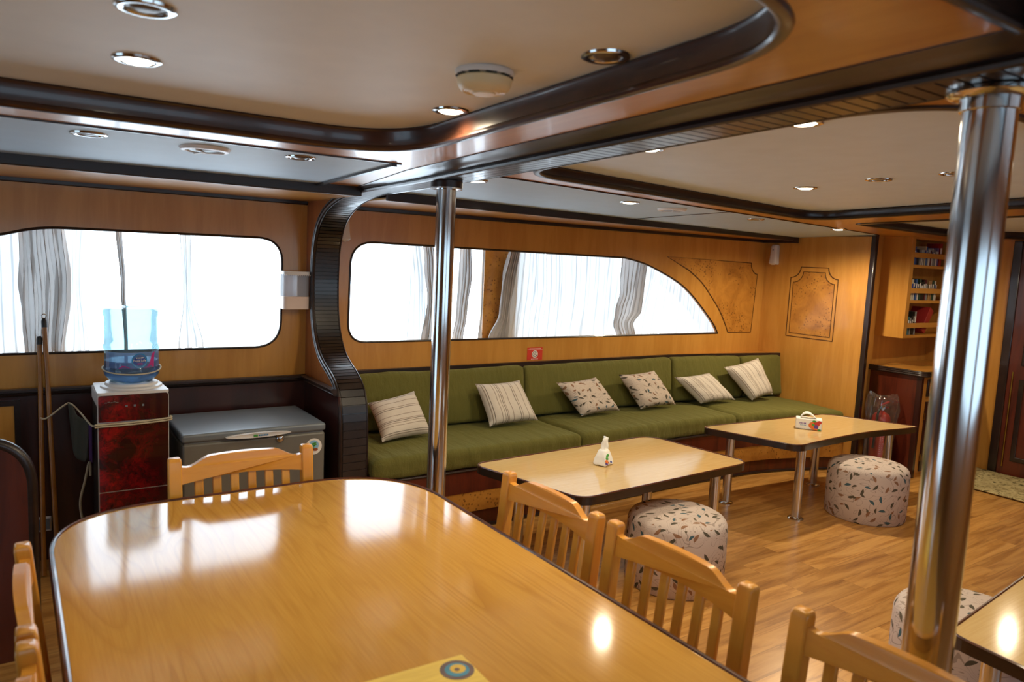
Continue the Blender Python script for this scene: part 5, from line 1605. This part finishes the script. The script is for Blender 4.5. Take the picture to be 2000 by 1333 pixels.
for si, (z, sname, hr, n, seq) in enumerate([(1.8032, 'top', (0.125, 0.165), 17, ['lilac', 'lilac', 'blue', 'navy', 'black', 'grey', 'white', 'white', 'cream', 'blue', 'white', 'maroon', 'white', 'grey', 'white', 'lilac', 'red']),
                                            (1.5003, 'middle', (0.130, 0.185), 17, ['white', 'grey', 'black', 'cream', 'white', 'blue', 'white', 'dark green', 'black', 'black', 'maroon', 'grey', 'tan', 'tan', 'dark green', 'white', 'cream']),
                                            (1.1993, 'bottom', (0.130, 0.165), 8, ['white', 'teal', 'white', 'teal', 'grey', 'black', 'black', 'grey'])]):
    x = 6.30
    for k in range(n):
        w = rb.uniform(0.020, 0.037)
        h = rb.uniform(*hr)
        if si == 2 and k > 5: h = 0.20
        if si == 0 and k == n-1: h = 0.20; w = 0.045
        d = rb.uniform(0.12, 0.16)
        c = seq[k]
        book(x, 3.278+rb.uniform(0, 0.008), z, w, h, d, c, '%s book on the %s bookcase shelf, %s from the left' % (c, sname, ORD[k]), 'books on the %s shelf' % sname)
        x += w+0.0025
        if x > 6.97: break
    if si == 2:
        t = thing('ring_binder', 'black and yellow binder standing behind the small books on the bottom shelf', 'binder', (6.31, 3.478, 1.1995))
        link('cover', MB().box((0, -0.014, 0), (0.20, 0, 0.268)), bookm['black'], t)
        mb = MB()
        for r0, r1, a0, a1 in ((0.065, 0.078, 10, 150), (0.040, 0.052, -30, 120), (0.090, 0.098, 40, 140)):
            a_ = [(0.075+r1*math.cos(math.radians(a0+(a1-a0)*q/16)), 0.150+r1*math.sin(math.radians(a0+(a1-a0)*q/16))) for q in range(17)]
            b_ = [(0.075+r0*math.cos(math.radians(a0+(a1-a0)*q/16)), 0.150+r0*math.sin(math.radians(a0+(a1-a0)*q/16))) for q in range(17)]
            mb.prism(a_+list(reversed(b_)), -0.0152, -0.014, lambda a, b, t_: (a, t_, b))
        link('swirl_print', mb, 'ring_yellow', t)
        t = thing('box_file', 'big red box file tilted over on the bottom shelf of the bookcase', 'file', (6.62, 3.276, 1.2400))
        t.rotation_euler = (0, math.radians(32), 0)
        link('case', MB().box((0, 0, 0.0), (0.07, 0.16, 0.235)), bookm['red'], t, bevel=0.003)
        link('pages', MB().box((0.006, 0.004, 0.233), (0.064, 0.15, 0.2365)), bookm['grey'], t)

fe = thing('fire_extinguisher', 'red fire extinguisher on the floor beside the cabinet', 'fire extinguisher', (6.10, 3.27, 0))
link('cylinder', MB().lathe([(0.0001, 0.0), (0.070, 0.0), (0.075, 0.006), (0.075, 0.47), (0.071, 0.50), (0.058, 0.525), (0.035, 0.542), (0.022, 0.548), (0.022, 0.565)], 36), 'red_paint', fe, smooth=50)
lb_ = MB()
for k in range(16):
    a0, a1 = -2.6+1.9*k/16, -2.6+1.9*(k+1)/16
    lb_.poly([(0.0755*math.cos(a0), 0.0755*math.sin(a0), 0.17), (0.0755*math.cos(a1), 0.0755*math.sin(a1), 0.17), (0.0755*math.cos(a1), 0.0755*math.sin(a1), 0.43), (0.0755*math.cos(a0), 0.0755*math.sin(a0), 0.43)])
lab_ = link('label', lb_, 'sign_red', fe, smooth=True)
mb = MB()
rr = random.Random(3)
for row in range(13):
    z = 0.40-row*0.017
    k = 0
    while k < 15:
        ln = rr.randint(1, 3)
        a0, a1 = -2.55+1.8*k/16, -2.55+1.8*min(16, k+ln)/16-0.03
        hgt = 0.010 if row == 0 else 0.004
        mb.poly([(0.0761*math.cos(a0), 0.0761*math.sin(a0), z), (0.0761*math.cos(a1), 0.0761*math.sin(a1), z), (0.0761*math.cos(a1), 0.0761*math.sin(a1), z+hgt), (0.0761*math.cos(a0), 0.0761*math.sin(a0), z+hgt)])
        k += ln+1
link('lettering', mb, 'white_print', lab_)
link('valve', MB().lathe([(0.026, 0.565), (0.026, 0.60), (0.016, 0.605), (0.0001, 0.606)], 20), 'brass', fe, smooth=40)
mb = MB().hexa([(-0.02, -0.010, 0.600), (0.10, -0.010, 0.618), (0.10, 0.010, 0.618), (-0.02, 0.010, 0.600)], [(-0.02, -0.010, 0.608), (0.10, -0.010, 0.630), (0.10, 0.010, 0.630), (-0.02, 0.010, 0.608)])
mb.hexa([(-0.02, -0.010, 0.580), (0.09, -0.010, 0.572), (0.09, 0.010, 0.572), (-0.02, 0.010, 0.580)], [(-0.02, -0.010, 0.588), (0.09, -0.010, 0.582), (0.09, 0.010, 0.582), (-0.02, 0.010, 0.588)])
link('lever', mb, 'red_paint', fe, bevel=0.002)
link('hose', MB().tube(spline([(-0.02, 0, 0.588), (-0.07, -0.02, 0.585), (-0.098, -0.02, 0.53), (-0.092, -0.01, 0.40), (-0.088, 0, 0.24)], 6), 0.010, 10), 'black_plastic', fe, smooth=True)
def bagfn(k, a):
    z = [0.02, 0.12, 0.26, 0.40, 0.50, 0.57, 0.62, 0.655, 0.675][k]
    r_ = [0.100, 0.106, 0.110, 0.114, 0.120, 0.124, 0.118, 0.110, 0.085][k]
    e1 = max(0, math.cos(a-2.75))**6; e2 = max(0, math.cos(a+0.55))**8
    up = max(0, (k-4)/4)
    q = Vector((math.cos(a)*2.2, math.sin(a)*2.2, z*9))
    r2 = r_*(1+0.11*noise.noise(q*1.6)+0.06*noise.noise(q*4))+up*(0.045*e1+0.035*e2)
    return (r2*math.cos(a), r2*math.sin(a), z+up*(0.050*e1+0.025*e2)+0.012*noise.noise(q*3)*(1 if k else 0))
mb = MB()
rings = [[mb.vert(bagfn(k, 2*PI*i/56)) for i in range(56)] for k in range(9)]
for a, b in zip(rings, rings[1:]):
    for i in range(56): mb.face((a[i], a[(i+1) % 56], b[(i+1) % 56], b[i]))
top_ = mb.vert((0.0, 0.0, 0.655))
for i in range(56): mb.face((rings[-1][i], rings[-1][(i+1) % 56], top_))
bg_ = link('plastic_bag', mb, 'bag', smooth=25)
bg_.location = (6.10, 3.27, 0.0)
tag(bg_, 'clear crumpled plastic bag pulled over the fire extinguisher', 'bag')

rg_ = thing('floor_rug', 'worn beige floral rug before the dark door', 'rug', (6.80, 2.0, 0.001))
mb = MB()
nx, ny = 24, 40
for i in range(nx+1):
    for j in range(ny+1):
        x = -0.38+0.73*i/nx; y = -0.95+1.955*j/ny
        z = 0.010+0.0015*noise.noise(Vector((x*7, y*7, 0)))
        cu = max(0.0, (y-0.90)/0.105)
        if cu > 0: z += 0.030*cu**1.5*(1-0.4*i/nx)
        mb.vert((x, y, z))
for i in range(nx):
    for j in range(ny):
        a = i*(ny+1)+j
        mb.face((a, a+ny+1, a+ny+2, a+1))
pile = link('pile', mb, 'rug', rg_, smooth=60)
sd = pile.modifiers.new('thickness', 'SOLIDIFY'); sd.thickness = 0.009; sd.offset = -1
link('rolled_edge', MB().tube([(-0.38+0.70*k/12, 1.012, 0.032+0.004*math.sin(k)) for k in range(13)], 0.018, 12), 'rope', rg_, smooth=True)
